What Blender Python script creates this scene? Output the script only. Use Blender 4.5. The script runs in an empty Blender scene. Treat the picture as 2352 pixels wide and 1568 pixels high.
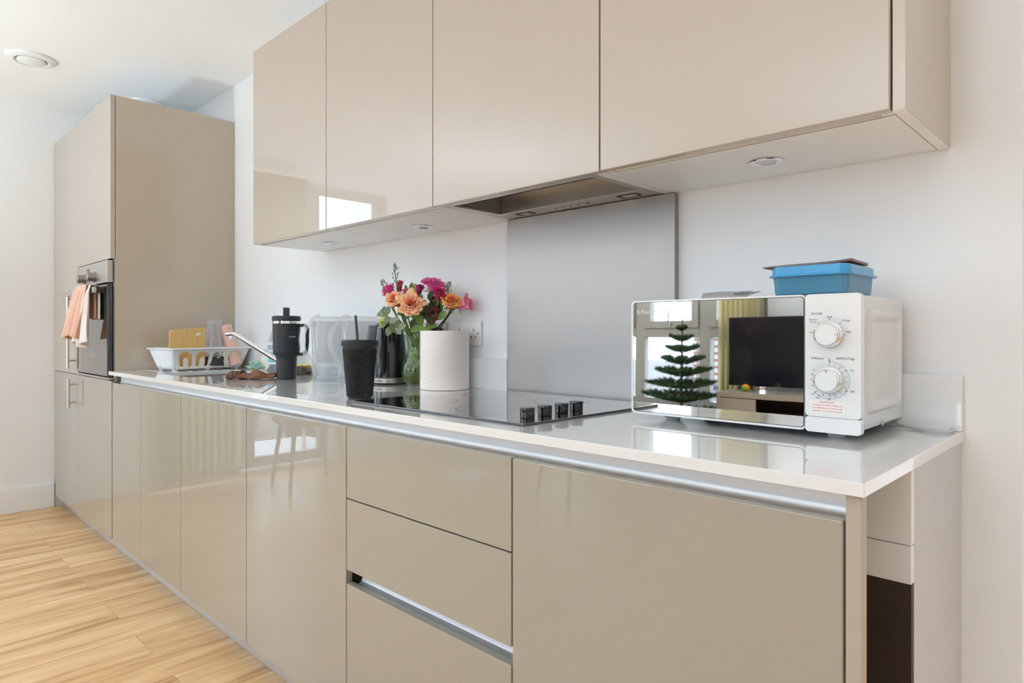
import bpy, bmesh, math, random
from mathutils import Vector, Matrix, Euler
random.seed(7)
SC = bpy.context.scene
COL = SC.collection
PI = math.pi
def R(d): return math.radians(d)

# ------------------------------------------------------------------ camera
cam_d = bpy.data.cameras.new('camera'); cam = bpy.data.objects.new('camera', cam_d); COL.objects.link(cam)
cam.location = (0.2875, -1.5093, 1.0738)
cam.rotation_euler = (R(90 - 0.0228), 0, R(44.4249))
cam_d.sensor_width = 36.0
cam_d.lens = 1504.8 * 36.0 / 2352.0
cam_d.shift_y = -21.9 / 2352.0
cam_d.clip_start = 0.01; cam_d.clip_end = 3000
SC.camera = cam
# ------------------------------------------------------------------ colour
SC.view_settings.view_transform = 'Standard'
SC.view_settings.look = 'None'
SC.view_settings.gamma = 1
SC.view_settings.use_curve_mapping = False
SC.view_settings.exposure = 0.0
SC.cycles.max_bounces = 14
SC.cycles.diffuse_bounces = 7
SC.cycles.glossy_bounces = 6
SC.cycles.transmission_bounces = 10
SC.cycles.transparent_max_bounces = 24
SC.cycles.caustics_reflective = False
SC.cycles.caustics_refractive = False
SC.cycles.sample_clamp_indirect = 6.0
SC.cycles.use_denoising = True
# ------------------------------------------------------------------ overcast sky
world = bpy.data.worlds.new('overcast_sky'); SC.world = world; world.use_nodes = True
wn = world.node_tree.nodes; wl = world.node_tree.links; wn.clear()
wo = wn.new('ShaderNodeOutputWorld'); wb = wn.new('ShaderNodeBackground')
wt = wn.new('ShaderNodeTexCoord'); wsx = wn.new('ShaderNodeSeparateXYZ'); wr = wn.new('ShaderNodeValToRGB')
wl.new(wt.outputs['Generated'], wsx.inputs[0]); wl.new(wsx.outputs['Z'], wr.inputs[0]); wl.new(wr.outputs[0], wb.inputs[0]); wl.new(wb.outputs[0], wo.inputs[0])
wr.color_ramp.elements[0].position = 0.0; wr.color_ramp.elements[0].color = (0.66, 0.82, 1.02, 1)
wr.color_ramp.elements[1].position = 0.35; wr.color_ramp.elements[1].color = (0.74, 0.91, 1.13, 1)
wb.inputs[1].default_value = 7.5
# ------------------------------------------------------------------ daylight in the openings of the two windows and one added window
def area(name, loc, rot, sx, sy, power, color=(1, 1, 1)):
    l = bpy.data.lights.new(name, 'AREA'); l.shape = 'RECTANGLE'; l.size = sx; l.size_y = sy; l.energy = power; l.color = color
    o = bpy.data.objects.new(name, l); COL.objects.link(o); o.location = loc; o.rotation_euler = rot
    return o
LEFTWIN = (-2.50, -1.20, 0.04, 2.27)      # y0, y1, z0, z1 in the left wall
FRONTWIN = (-4.25, -2.02, 0.38, 2.20)     # x0, x1, z0, z1 in the wall opposite
FILLWIN = (-0.85, -0.15, 0.80, 2.25)      # unseen window added further right in that wall to light the fronts
def portal(name, loc, rot, sx, sy):
    o = area(name, loc, rot, sx, sy, 1.0); o.data.cycles.is_portal = True
portal('sky_portal_patio', (-4.60, -1.85, 1.12), (0, R(-90), 0), 2.16, 1.30)
portal('sky_portal_window', (-3.135, -4.56, 1.29), (R(90), 0, 0), 2.23, 1.82)
portal('sky_portal_fill', (-0.50, -4.56, 1.525), (R(90), 0, 0), .70, 1.45)

# ------------------------------------------------------------------ materials
def new_mat(name):
    m = bpy.data.materials.new(name); m.use_nodes = True
    n = m.node_tree.nodes; l = m.node_tree.links
    return m, n, l, n['Principled BSDF']
def srgb(r, g, b):
    f = lambda c: (c / 255.0) / 12.92 if c / 255.0 <= 0.04045 else ((c / 255.0 + 0.055) / 1.055) ** 2.4
    return (f(r), f(g), f(b), 1)
def mat(name, col, rough=0.5, metal=0.0, coat=0.0, coat_rough=0.03, spec=0.5, noise=0.0, nscale=8.0, bump=0.0, bscale=200.0, trans=0.0, ior=1.45, emit=None, sheen=0.0, sub=0.0):
    m, n, l, p = new_mat(name)
    p.inputs['Base Color'].default_value = col
    p.inputs['Roughness'].default_value = rough
    p.inputs['Metallic'].default_value = metal
    p.inputs['Specular IOR Level'].default_value = spec
    p.inputs['Coat Weight'].default_value = coat
    p.inputs['Coat Roughness'].default_value = coat_rough
    p.inputs['Coat IOR'].default_value = 1.55 if coat >= 1.0 and not metal else 1.5
    p.inputs['Transmission Weight'].default_value = trans
    p.inputs['IOR'].default_value = ior
    p.inputs['Sheen Weight'].default_value = sheen
    if sub:
        p.inputs['Subsurface Weight'].default_value = sub; p.inputs['Subsurface Radius'].default_value = (0.01, 0.01, 0.01)
    if emit is not None:
        p.inputs['Emission Color'].default_value = emit[0]; p.inputs['Emission Strength'].default_value = emit[1]
    tc = n.new('ShaderNodeTexCoord')
    if noise:
        t = n.new('ShaderNodeTexNoise'); t.inputs['Scale'].default_value = nscale; t.inputs['Detail'].default_value = 6
        l.new(tc.outputs['Object'], t.inputs['Vector'])
        mx = n.new('ShaderNodeMixRGB'); mx.inputs[1].default_value = tuple(c * (1 - noise) for c in col[:3]) + (1,)
        mx.inputs[2].default_value = tuple(min(1, c * (1 + noise)) for c in col[:3]) + (1,)
        l.new(t.outputs['Fac'], mx.inputs[0]); l.new(mx.outputs[0], p.inputs['Base Color'])
    if bump:
        t = n.new('ShaderNodeTexNoise'); t.inputs['Scale'].default_value = bscale; t.inputs['Detail'].default_value = 3
        l.new(tc.outputs['Object'], t.inputs['Vector'])
        b = n.new('ShaderNodeBump'); b.inputs['Strength'].default_value = bump; b.inputs['Distance'].default_value = 0.002
        l.new(t.outputs['Fac'], b.inputs['Height']); l.new(b.outputs[0], p.inputs['Normal'])
    return m
def clear(name, tint, gloss_rough=0.02, ior=1.45, haze=0.0, haze_col=(1, 1, 1, 1)):
    """thin clear plastic or glass: tinted see-through, fresnel reflection, optional milky haze"""
    m, n, l, p = new_mat(name); n.remove(p)
    out = n['Material Output']
    tr = n.new('ShaderNodeBsdfTransparent'); tr.inputs[0].default_value = tint
    gl = n.new('ShaderNodeBsdfGlossy'); gl.inputs['Roughness'].default_value = gloss_rough
    fr = n.new('ShaderNodeFresnel'); ge = n.new('ShaderNodeNewGeometry'); io = n.new('ShaderNodeMapRange')
    io.inputs['To Min'].default_value = ior; io.inputs['To Max'].default_value = 1.0 / ior
    l.new(ge.outputs['Backfacing'], io.inputs[0]); l.new(io.outputs[0], fr.inputs['IOR'])
    base = tr.outputs[0]
    if haze:
        df = n.new('ShaderNodeBsdfDiffuse'); df.inputs[0].default_value = haze_col
        tl = n.new('ShaderNodeBsdfTranslucent'); tl.inputs[0].default_value = haze_col
        ad = n.new('ShaderNodeMixShader'); ad.inputs[0].default_value = 0.5; l.new(df.outputs[0], ad.inputs[1]); l.new(tl.outputs[0], ad.inputs[2])
        mh = n.new('ShaderNodeMixShader'); mh.inputs[0].default_value = haze
        l.new(tr.outputs[0], mh.inputs[1]); l.new(ad.outputs[0], mh.inputs[2]); base = mh.outputs[0]
    mx = n.new('ShaderNodeMixShader')
    l.new(fr.outputs[0], mx.inputs[0]); l.new(base, mx.inputs[1]); l.new(gl.outputs[0], mx.inputs[2]); l.new(mx.outputs[0], out.inputs[0])
    return m

M = {}
M['wall'] = mat('white_wall_paint', (0.86, 0.86, 0.87, 1), 0.75, bump=0.05, bscale=300)
M['ceiling'] = mat('white_ceiling_paint', (0.92, 0.92, 0.925, 1), 0.85)
M['skirting'] = mat('white_gloss_skirting', (0.84, 0.84, 0.85, 1), 0.35)
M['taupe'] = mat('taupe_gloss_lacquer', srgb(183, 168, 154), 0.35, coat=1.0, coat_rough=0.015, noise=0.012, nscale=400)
M['taupe_dimmed'] = mat('taupe_gloss_lacquer_dimmed', srgb(160, 153, 141), 0.35, coat=1.0, coat_rough=0.015, noise=0.012, nscale=400)  # darker copy of the lacquer, standing in for dimmer light on low fronts
M['taupe_panel'] = mat('taupe_gloss_end_panel', srgb(186, 172, 154), 0.35, coat=1.0, coat_rough=0.02, noise=0.012, nscale=400)
M['taupe_edge'] = mat('taupe_edging', srgb(176, 164, 148), 0.4)
M['carcass'] = mat('white_melamine', (0.90, 0.90, 0.91, 1), 0.4)
M['quartz'] = mat('white_quartz', (0.80, 0.80, 0.80, 1), 0.25, coat=1.0, coat_rough=0.01, noise=0.03, nscale=500)
M['gap'] = mat('dark_shadow_gap', (0.05, 0.04, 0.035, 1), 0.8)
M['chrome'] = mat('chrome', (0.86, 0.86, 0.87, 1), 0.06, 1.0)
M['satin'] = mat('satin_nickel', (0.66, 0.62, 0.57, 1), 0.28, 1.0)
M['black_glass'] = mat('black_ceramic_glass', (0.012, 0.012, 0.013, 1), 0.04, coat=1.0, coat_rough=0.01, spec=0.9)
M['black_plastic'] = mat('black_gloss_plastic', (0.012, 0.012, 0.013, 1), 0.12, coat=0.5)
M['black_matte'] = mat('black_matt', (0.02, 0.02, 0.022, 1), 0.45, bump=0.05, bscale=900)
M['white_plastic'] = mat('white_plastic', (0.82, 0.82, 0.82, 1), 0.25, coat=0.3)
M['white_metal'] = mat('white_painted_steel', (0.70, 0.70, 0.70, 1), 0.22, coat=0.8, coat_rough=0.03)
M['warm_white_plastic'] = mat('warm_white_plastic', srgb(236, 231, 222), 0.4)
M['socket'] = mat('white_socket_plastic', srgb(232, 228, 226), 0.3, coat=0.3)
M['ink'] = mat('dark_ink', (0.03, 0.03, 0.04, 1), 0.6)
M['red_ink'] = mat('red_ink', srgb(222, 120, 108), 0.6)
M['grey_ink'] = mat('pale_grey_ink', srgb(225, 225, 225), 0.4)
M['label_paper'] = mat('sticker_paper', srgb(240, 232, 228), 0.6)
M['blue_tub'] = clear('blue_translucent_plastic', (0.40, 0.72, 0.86, 1), 0.15, 1.4, haze=0.62, haze_col=srgb(140, 206, 232))
M['blue_lid'] = mat('blue_plastic', srgb(62, 156, 210), 0.28, coat=0.4)
M['clear_plastic'] = clear('clear_plastic', (0.97, 0.975, 0.98, 1), 0.03, 1.35, haze=0.10)
M['frosted_plastic'] = clear('milky_plastic', (0.98, 0.98, 0.98, 1), 0.1, 1.3, haze=0.26)
M['bottle_clear'] = clear('smoky_clear_plastic', (0.93, 0.92, 0.95, 1), 0.03, 1.45, haze=0.08)
M['smoke_plastic'] = clear('smoky_grey_plastic', (0.42, 0.42, 0.44, 1), 0.03, 1.6)
M['vase_glass'] = clear('vase_glass', (0.86, 0.92, 0.78, 1), 0.01, 1.5)
M['vase_water'] = clear('cloudy_green_water', (0.74, 0.74, 0.38, 1), 0.05, 1.15, haze=0.22, haze_col=srgb(150, 150, 70))
M['window_glass'] = clear('window_glass', (0.97, 0.98, 0.98, 1), 0.0, 1.25)
M['upvc'] = mat('grey_window_frame', srgb(176, 172, 164), 0.4)
M['bamboo'] = None
M['pink_cup'] = mat('matt_pink_plastic', srgb(236, 190, 170), 0.45)
M['straw'] = mat('black_straw', (0.02, 0.02, 0.02, 1), 0.2, coat=0.4)
M['cloth_brown'] = mat('brown_microfibre', srgb(120, 72, 42), 0.95, noise=0.35, nscale=120, bump=0.8, bscale=500, sheen=0.3)
M['cloth_brown_grey'] = mat('greyish_brown_microfibre', srgb(125, 100, 88), 0.95, noise=0.35, nscale=150, bump=0.8, bscale=500)
M['sponge_yellow'] = mat('yellow_sponge', srgb(228, 196, 60), 0.95, noise=0.2, nscale=250, bump=0.9, bscale=700)
M['sponge_green'] = mat('green_scourer', srgb(30, 84, 48), 0.95, noise=0.3, nscale=300)
M['wire'] = mat('steel_wool', (0.26, 0.22, 0.19, 1), 0.35, 0.85)
M['mint'] = mat('mint_succulent', srgb(172, 206, 190), 0.6, noise=0.12, nscale=40)
M['stem'] = mat('green_stem', srgb(112, 132, 60), 0.5)
M['stem_brown'] = mat('brown_stem', srgb(108, 84, 58), 0.6)
M['euc'] = mat('grey_green_leaf', srgb(104, 120, 78), 0.5, noise=0.22, nscale=60)
M['euc_pale'] = mat('pale_grey_green_leaf', srgb(138, 152, 124), 0.5, noise=0.15, nscale=60)
M['leaf_green'] = mat('green_leaf', srgb(120, 150, 66), 0.45, noise=0.2, nscale=50)
M['leaf_dark'] = mat('dark_green_leaf', srgb(66, 74, 44), 0.5, noise=0.2, nscale=50)
M['leaf_yellow'] = mat('yellowing_leaf', srgb(212, 208, 96), 0.5, noise=0.15, nscale=50)
M['grey_bud'] = mat('grey_buds', srgb(146, 158, 150), 0.7)
M['berry'] = mat('dark_red_berries', srgb(112, 34, 44), 0.6, noise=0.3, nscale=200)
M['red_berry'] = mat('red_berries', srgb(170, 26, 50), 0.4)
M['towel'] = mat('peach_terry', srgb(238, 192, 172), 0.95, noise=0.12, nscale=18, bump=0.8, bscale=450, sheen=0.3)
M['towel_white'] = mat('pale_terry', srgb(242, 232, 226), 0.95, bump=0.8, bscale=450, sheen=0.3)
M['oven_glass'] = mat('oven_glass', (0.05, 0.052, 0.056, 1), 0.08, coat=1.0, coat_rough=0.02)
M['dark_brown'] = mat('dark_brown_board', srgb(52, 40, 32), 0.6, noise=0.25, nscale=10)
M['boxing_lifted'] = mat('boxing_board_lightened', (0.88, 0.88, 0.89, 1), 0.6)  # front of the same boxing, colour lightened to offset the shade there
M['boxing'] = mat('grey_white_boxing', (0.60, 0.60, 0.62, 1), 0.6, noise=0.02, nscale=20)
M['booklet_dark'] = mat('dark_printed_card', srgb(52, 48, 48), 0.4)
M['booklet_red'] = mat('red_printed_card', srgb(130, 60, 62), 0.45)
M['page'] = mat('paper', srgb(226, 222, 220), 0.6)
M['leaflet'] = mat('grey_leaflet', srgb(178, 176, 178), 0.5)
M['tv'] = mat('tv_screen', (0.012, 0.013, 0.018, 1), 0.12, spec=0.6)
M['sideboard'] = mat('sideboard_gloss', srgb(176, 166, 156), 0.3, coat=0.5)
def blind_mat():
    m, n, l, p = new_mat('cream_blind_fabric'); n.remove(p); d = n.new('ShaderNodeBsdfDiffuse'); tl = n.new('ShaderNodeBsdfTranslucent'); mx = n.new('ShaderNodeMixShader'); mx.inputs[0].default_value = .75
    d.inputs[0].default_value = srgb(224, 216, 190); tl.inputs[0].default_value = srgb(222, 212, 176); l.new(d.outputs[0], mx.inputs[1]); l.new(tl.outputs[0], mx.inputs[2]); l.new(mx.outputs[0], n['Material Output'].inputs[0]); return m
M['blind'] = blind_mat()
M['fir'] = mat('fir_needles', srgb(58, 84, 44), 0.8, noise=0.35, nscale=60)
M['charcoal'] = mat('charcoal_fabric', srgb(66, 66, 70), 0.9, bump=0.4, bscale=500)
M['taupe_fabric'] = mat('taupe_fabric', srgb(170, 155, 135), 0.9, bump=0.3, bscale=500)
M['oak'] = mat('oak_leg', srgb(176, 140, 100), 0.5, noise=0.1)
M['bird_yellow'] = mat('yellow_felt', srgb(226, 160, 30), 0.8)
M['bird_green'] = mat('green_felt', srgb(110, 160, 30), 0.8)
M['turq'] = mat('teal_cap', srgb(70, 140, 160), 0.4)
M['label_white'] = mat('bottle_label_white', srgb(244, 246, 248), 0.4)
M['label_blue'] = mat('bottle_label_blue', srgb(128, 204, 230), 0.4)
M['ink_blue'] = mat('blue_ink', srgb(62, 100, 176), 0.4)
M['detergent'] = clear('pale_clear_liquid_bottle', (0.84, 0.87, 0.89, 1), 0.03, 1.35, haze=0.22, haze_col=srgb(215, 222, 226))
M['screw'] = mat('screw_steel', (0.5, 0.5, 0.5, 1), 0.25, 1.0)
M['filter_mesh'] = mat('grey_filter_mesh', (0.30, 0.30, 0.31, 1), 0.4, 0.7)
M['lamp_off'] = mat('unlit_lamp_lens', (0.72, 0.72, 0.72, 1), 0.3)
M['cable'] = mat('pale_grey_cable', srgb(196, 196, 196), 0.5)
M['orange_glow'] = mat('copper_accent', srgb(214, 120, 88), 0.3, 0.6)

def brushed(name, col, rough, axis_scale, metal=1.0, amp=0.25):
    m, n, l, p = new_mat(name)
    p.inputs['Base Color'].default_value = col; p.inputs['Metallic'].default_value = metal; p.inputs['Roughness'].default_value = rough
    tc = n.new('ShaderNodeTexCoord'); mp = n.new('ShaderNodeMapping'); mp.inputs['Scale'].default_value = axis_scale
    t = n.new('ShaderNodeTexNoise'); t.inputs['Scale'].default_value = 4; t.inputs['Detail'].default_value = 4
    l.new(tc.outputs['Object'], mp.inputs[0]); l.new(mp.outputs[0], t.inputs['Vector'])
    mr = n.new('ShaderNodeMapRange'); mr.inputs['To Min'].default_value = rough * (1 - amp); mr.inputs['To Max'].default_value = rough * (1 + amp)
    l.new(t.outputs['Fac'], mr.inputs[0]); l.new(mr.outputs[0], p.inputs['Roughness'])
    b = n.new('ShaderNodeBump'); b.inputs['Strength'].default_value = 0.06; b.inputs['Distance'].default_value = 0.001
    l.new(t.outputs['Fac'], b.inputs['Height']); l.new(b.outputs[0], p.inputs['Normal'])
    return m
M['rail'] = brushed('brushed_aluminium_rail', (0.70, 0.70, 0.71, 1), 0.50, (3, 200, 200))
M['steel'] = brushed('brushed_stainless', (0.39, 0.355, 0.33, 1), 0.42, (3, 3, 160), amp=0.12)
M['steel_h'] = brushed('brushed_stainless_panel', (0.60, 0.57, 0.54, 1), 0.33, (6, 200, 200))
M['mirror'] = mat('mirrored_microwave_glass', (0.66, 0.64, 0.62, 1), 0.015, 1.0)

def floor_mat():
    m, n, l, p = new_mat('oak_laminate')
    tc = n.new('ShaderNodeTexCoord'); mp = n.new('ShaderNodeMapping'); mp.inputs['Rotation'].default_value = (0, 0, R(90))
    l.new(tc.outputs['Object'], mp.inputs[0])
    br = n.new('ShaderNodeTexBrick'); br.offset = 0.37; br.inputs['Scale'].default_value = 1.0
    br.inputs['Brick Width'].default_value = 1.25; br.inputs['Row Height'].default_value = 0.19; br.inputs['Mortar Size'].default_value = 0.0012
    br.inputs['Color1'].default_value = (0.35, 0.35, 0.35, 1); br.inputs['Color2'].default_value = (0.75, 0.75, 0.75, 1); br.inputs['Mortar'].default_value = (0, 0, 0, 1)
    l.new(mp.outputs[0], br.inputs['Vector'])
    # grain stretched along Y, shifted by plank
    ad = n.new('ShaderNodeVectorMath'); ad.operation = 'MULTIPLY_ADD'; ad.inputs[1].default_value = (3, 3, 3)
    l.new(br.outputs['Color'], ad.inputs[0]); l.new(tc.outputs['Object'], ad.inputs[2])
    m2 = n.new('ShaderNodeMapping'); m2.inputs['Scale'].default_value = (14, 1.3, 1)
    l.new(ad.outputs[0], m2.inputs[0])
    t = n.new('ShaderNodeTexNoise'); t.inputs['Scale'].default_value = 1.0; t.inputs['Detail'].default_value = 8; t.inputs['Roughness'].default_value = 0.62; t.inputs['Distortion'].default_value = 0.5
    l.new(m2.outputs[0], t.inputs['Vector'])
    m3 = n.new('ShaderNodeMapping'); m3.inputs['Scale'].default_value = (90, 3.5, 1); l.new(ad.outputs[0], m3.inputs[0])
    t2 = n.new('ShaderNodeTexNoise'); t2.inputs['Scale'].default_value = 1.0; t2.inputs['Detail'].default_value = 5
    l.new(m3.outputs[0], t2.inputs['Vector'])
    cr = n.new('ShaderNodeValToRGB'); e = cr.color_ramp.elements
    e[0].position = 0.30; e[0].color = srgb(178, 130, 82); e[1].position = 0.66; e[1].color = srgb(242, 206, 158)
    q = cr.color_ramp.elements.new(0.47); q.color = srgb(226, 182, 130)
    l.new(t.outputs['Fac'], cr.inputs[0])
    mx = n.new('ShaderNodeMixRGB'); mx.blend_type = 'MULTIPLY'; mx.inputs[0].default_value = 0.35
    cr2 = n.new('ShaderNodeValToRGB'); cr2.color_ramp.elements[0].position = 0.35; cr2.color_ramp.elements[0].color = (0.62, 0.55, 0.48, 1); cr2.color_ramp.elements[1].position = 0.6; cr2.color_ramp.elements[1].color = (1, 1, 1, 1)
    l.new(t2.outputs['Fac'], cr2.inputs[0]); l.new(cr.outputs[0], mx.inputs[1]); l.new(cr2.outputs[0], mx.inputs[2])
    mj = n.new('ShaderNodeMixRGB'); mj.inputs[2].default_value = srgb(140, 100, 62)
    ml = n.new('ShaderNodeMath'); ml.operation = 'MULTIPLY'; ml.inputs[1].default_value = 0.55
    l.new(br.outputs['Fac'], ml.inputs[0]); l.new(ml.outputs[0], mj.inputs[0]); l.new(mx.outputs[0], mj.inputs[1]); l.new(mj.outputs[0], p.inputs['Base Color'])
    mr = n.new('ShaderNodeMapRange'); mr.inputs['To Min'].default_value = 0.28; mr.inputs['To Max'].default_value = 0.42
    l.new(t2.outputs['Fac'], mr.inputs[0]); l.new(mr.outputs[0], p.inputs['Roughness'])
    b = n.new('ShaderNodeBump'); b.inputs['Strength'].default_value = 0.12; b.inputs['Distance'].default_value = 0.001
    l.new(t2.outputs['Fac'], b.inputs['Height']); l.new(b.outputs[0], p.inputs['Normal'])
    return m
M['floor'] = floor_mat()
def bamboo_mat():
    m, n, l, p = new_mat('bamboo_board')
    tc = n.new('ShaderNodeTexCoord'); mp = n.new('ShaderNodeMapping'); mp.inputs['Scale'].default_value = (60, 60, 3)
    t = n.new('ShaderNodeTexNoise'); t.inputs['Scale'].default_value = 2; t.inputs['Detail'].default_value = 4
    cr = n.new('ShaderNodeValToRGB'); cr.color_ramp.elements[0].color = srgb(202, 158, 92); cr.color_ramp.elements[1].color = srgb(228, 190, 126)
    cr.color_ramp.elements[0].position = 0.3; cr.color_ramp.elements[1].position = 0.7
    l.new(tc.outputs['Object'], mp.inputs[0]); l.new(mp.outputs[0], t.inputs['Vector']); l.new(t.outputs['Fac'], cr.inputs[0]); l.new(cr.outputs[0], p.inputs['Base Color'])
    p.inputs['Roughness'].default_value = 0.45
    return m
M['bamboo'] = bamboo_mat()
def roll_mat():
    m, n, l, p = new_mat('embossed_kitchen_paper')
    p.inputs['Base Color'].default_value = srgb(252, 244, 240); p.inputs['Roughness'].default_value = 0.95
    tc = n.new('ShaderNodeTexCoord')
    w = n.new('ShaderNodeTexWave'); w.wave_type = 'RINGS'; w.rings_direction = 'SPHERICAL'; w.inputs['Scale'].default_value = 45; w.inputs['Distortion'].default_value = 6; w.inputs['Detail'].default_value = 0.5; w.inputs['Detail Scale'].default_value = 0.6
    v = n.new('ShaderNodeTexVoronoi'); v.inputs['Scale'].default_value = 330
    l.new(tc.outputs['Object'], w.inputs['Vector']); l.new(tc.outputs['Object'], v.inputs['Vector'])
    mu = n.new('ShaderNodeMath'); mu.operation = 'MULTIPLY'; l.new(w.outputs['Fac'], mu.inputs[0]); l.new(v.outputs['Distance'], mu.inputs[1])
    b = n.new('ShaderNodeBump'); b.inputs['Strength'].default_value = 0.6; b.inputs['Distance'].default_value = 0.0012
    l.new(mu.outputs[0], b.inputs['Height']); l.new(b.outputs[0], p.inputs['Normal'])
    return m
M['roll'] = roll_mat()
def petal_mat(name, tip, base, edge=None):
    """petal colour runs from base to tip through the stored 'tint' of each petal"""
    m, n, l, p = new_mat(name)
    at = n.new('ShaderNodeAttribute'); at.attribute_name = 'tint'
    cr = n.new('ShaderNodeValToRGB'); cr.color_ramp.elements[0].color = base; cr.color_ramp.elements[1].color = tip
    cr.color_ramp.elements[0].position = 0.25; cr.color_ramp.elements[1].position = 0.85
    if edge:
        q = cr.color_ramp.elements.new(0.97); q.color = edge
    l.new(at.outputs['Fac'], cr.inputs[0]); l.new(cr.outputs[0], p.inputs['Base Color'])
    p.inputs['Roughness'].default_value = 0.6; p.inputs['Sheen Weight'].default_value = 0.2
    p.inputs['Subsurface Weight'].default_value = 0.0
    return m
M['rose_orange'] = petal_mat('orange_petals', srgb(254, 196, 150), srgb(240, 86, 66), srgb(254, 200, 146))
M['rose_yellow'] = petal_mat('yellow_orange_petals', srgb(254, 184, 92), srgb(238, 96, 60), srgb(254, 192, 100))
M['rose_pink'] = petal_mat('pink_petals', srgb(244, 96, 176), srgb(242, 120, 176), srgb(240, 72, 162))
M['rose_paleink'] = petal_mat('pale_pink_petals', srgb(252, 158, 186), srgb(248, 130, 160), srgb(242, 70, 156))
M['rose_magenta'] = petal_mat('magenta_petals', srgb(222, 26, 126), srgb(176, 10, 84))
M['rose_dark'] = petal_mat('dark_magenta_petals', srgb(188, 24, 118), srgb(130, 10, 70))
M['rose_red'] = petal_mat('crimson_petals', srgb(214, 38, 92), srgb(176, 24, 60))

# ------------------------------------------------------------------ mesh helpers
def rbox(bm, x0, x1, y0, y1, z0, z1, bev=0.0, seg=2):
    vs = [bm.verts.new(p) for p in ((x0, y0, z0), (x1, y0, z0), (x1, y1, z0), (x0, y1, z0), (x0, y0, z1), (x1, y0, z1), (x1, y1, z1), (x0, y1, z1))]
    fs = [bm.faces.new([vs[i] for i in f]) for f in ((0, 3, 2, 1), (4, 5, 6, 7), (0, 1, 5, 4), (1, 2, 6, 5), (2, 3, 7, 6), (3, 0, 4, 7))]
    if bev > 0:
        es = set(e for f in fs for e in f.edges)
        bmesh.ops.bevel(bm, geom=list(es), offset=bev, segments=seg, profile=0.5, affect='EDGES')
def prism(bm, pts, axis, a0, a1, bev=0.0):
    """extrude a closed 2-D outline along an axis. axis x: pts are (y,z); y: (x,z); z: (x,y)"""
    def P(p, a):
        return (a, p[0], p[1]) if axis == 'x' else ((p[0], a, p[1]) if axis == 'y' else (p[0], p[1], a))
    A = [bm.verts.new(P(p, a0)) for p in pts]; B = [bm.verts.new(P(p, a1)) for p in pts]
    n = len(pts)
    fa = bm.faces.new(A); fb = bm.faces.new(list(reversed(B)))
    side = [bm.faces.new([A[(i + 1) % n], A[i], B[i], B[(i + 1) % n]]) for i in range(n)]
    if bev:
        es = set(list(fa.edges) + list(fb.edges))
        bmesh.ops.bevel(bm, geom=list(es), offset=bev, segments=2, profile=0.5, affect='EDGES')
def lathe(bm, prof, n=48, cx=0, cy=0, cz=0, close=False):
    rings = []
    for r, z in prof:
        if r < 1e-6: rings.append([bm.verts.new((cx, cy, cz + z))])
        else: rings.append([bm.verts.new((cx + r * math.cos(2 * PI * i / n), cy + r * math.sin(2 * PI * i / n), cz + z)) for i in range(n)])
    for a, b in zip(rings, rings[1:]):
        for i in range(n):
            j = (i + 1) % n
            if len(a) == 1 and len(b) == 1: continue
            if len(a) == 1: bm.faces.new([a[0], b[j], b[i]])
            elif len(b) == 1: bm.faces.new([a[i], a[j], b[0]])
            else: bm.faces.new([a[i], a[j], b[j], b[i]])
def loft(bm, rings, cap0=True, cap1=True):
    rs = [[bm.verts.new(p) for p in r] for r in rings]; n = len(rs[0])
    for a, b in zip(rs, rs[1:]):
        for i in range(n):
            j = (i + 1) % n
            bm.faces.new([a[i], a[j], b[j], b[i]])
    if cap0: bm.faces.new(list(reversed(rs[0])))
    if cap1: bm.faces.new(rs[-1])
def tube(bm, pts, rad, n=10, cap=True, flat=None):
    """round tube along a path; flat=(a,b) gives an elliptical section"""
    pts = [Vector(p) for p in pts]; up = Vector((0, 0, 1)); rings = []
    prev = None
    for i, p in enumerate(pts):
        t = (pts[min(i + 1, len(pts) - 1)] - pts[max(i - 1, 0)]).normalized()
        if prev is None:
            u = t.cross(up)
            if u.length < 0.05: u = t.cross(Vector((1, 0, 0)))
        else:
            u = prev - t * prev.dot(t)
        u.normalize(); prev = u; v = t.cross(u)
        r = rad[i] if isinstance(rad, (list, tuple)) else rad
        a, b = flat if flat else (1, 1)
        rings.append([p + u * (r * a * math.cos(2 * PI * k / n)) + v * (r * b * math.sin(2 * PI * k / n)) for k in range(n)])
    loft(bm, rings, cap, cap)
def smooth_path(pts, k=6):
    P = [Vector(p) for p in pts]; P = [P[0]] + P + [P[-1]]; out = []
    for i in range(1, len(P) - 2):
        for s in range(k):
            t = s / k; a, b, c, d = P[i - 1], P[i], P[i + 1], P[i + 2]
            out.append(0.5 * ((2 * b) + (-a + c) * t + (2 * a - 5 * b + 4 * c - d) * t * t + (-a + 3 * b - 3 * c + d) * t ** 3))
    out.append(P[-2]); return out
def rrect(w, h, r, n=6, cx=0, cy=0):
    out = []
    for qx, qy, a0 in ((1, 1, 0), (-1, 1, 90), (-1, -1, 180), (1, -1, 270)):
        for i in range(n + 1):
            a = R(a0 + 90 * i / n); out.append((cx + qx * (w / 2 - r) + r * math.cos(a), cy + qy * (h / 2 - r) + r * math.sin(a)))
    return out
def sheet(bm, f, nu, nv):
    g = [[bm.verts.new(f(i / nu, j / nv)) for j in range(nv + 1)] for i in range(nu + 1)]
    for i in range(nu):
        for j in range(nv): bm.faces.new([g[i][j], g[i + 1][j], g[i + 1][j + 1], g[i][j + 1]])
    return g
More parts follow.
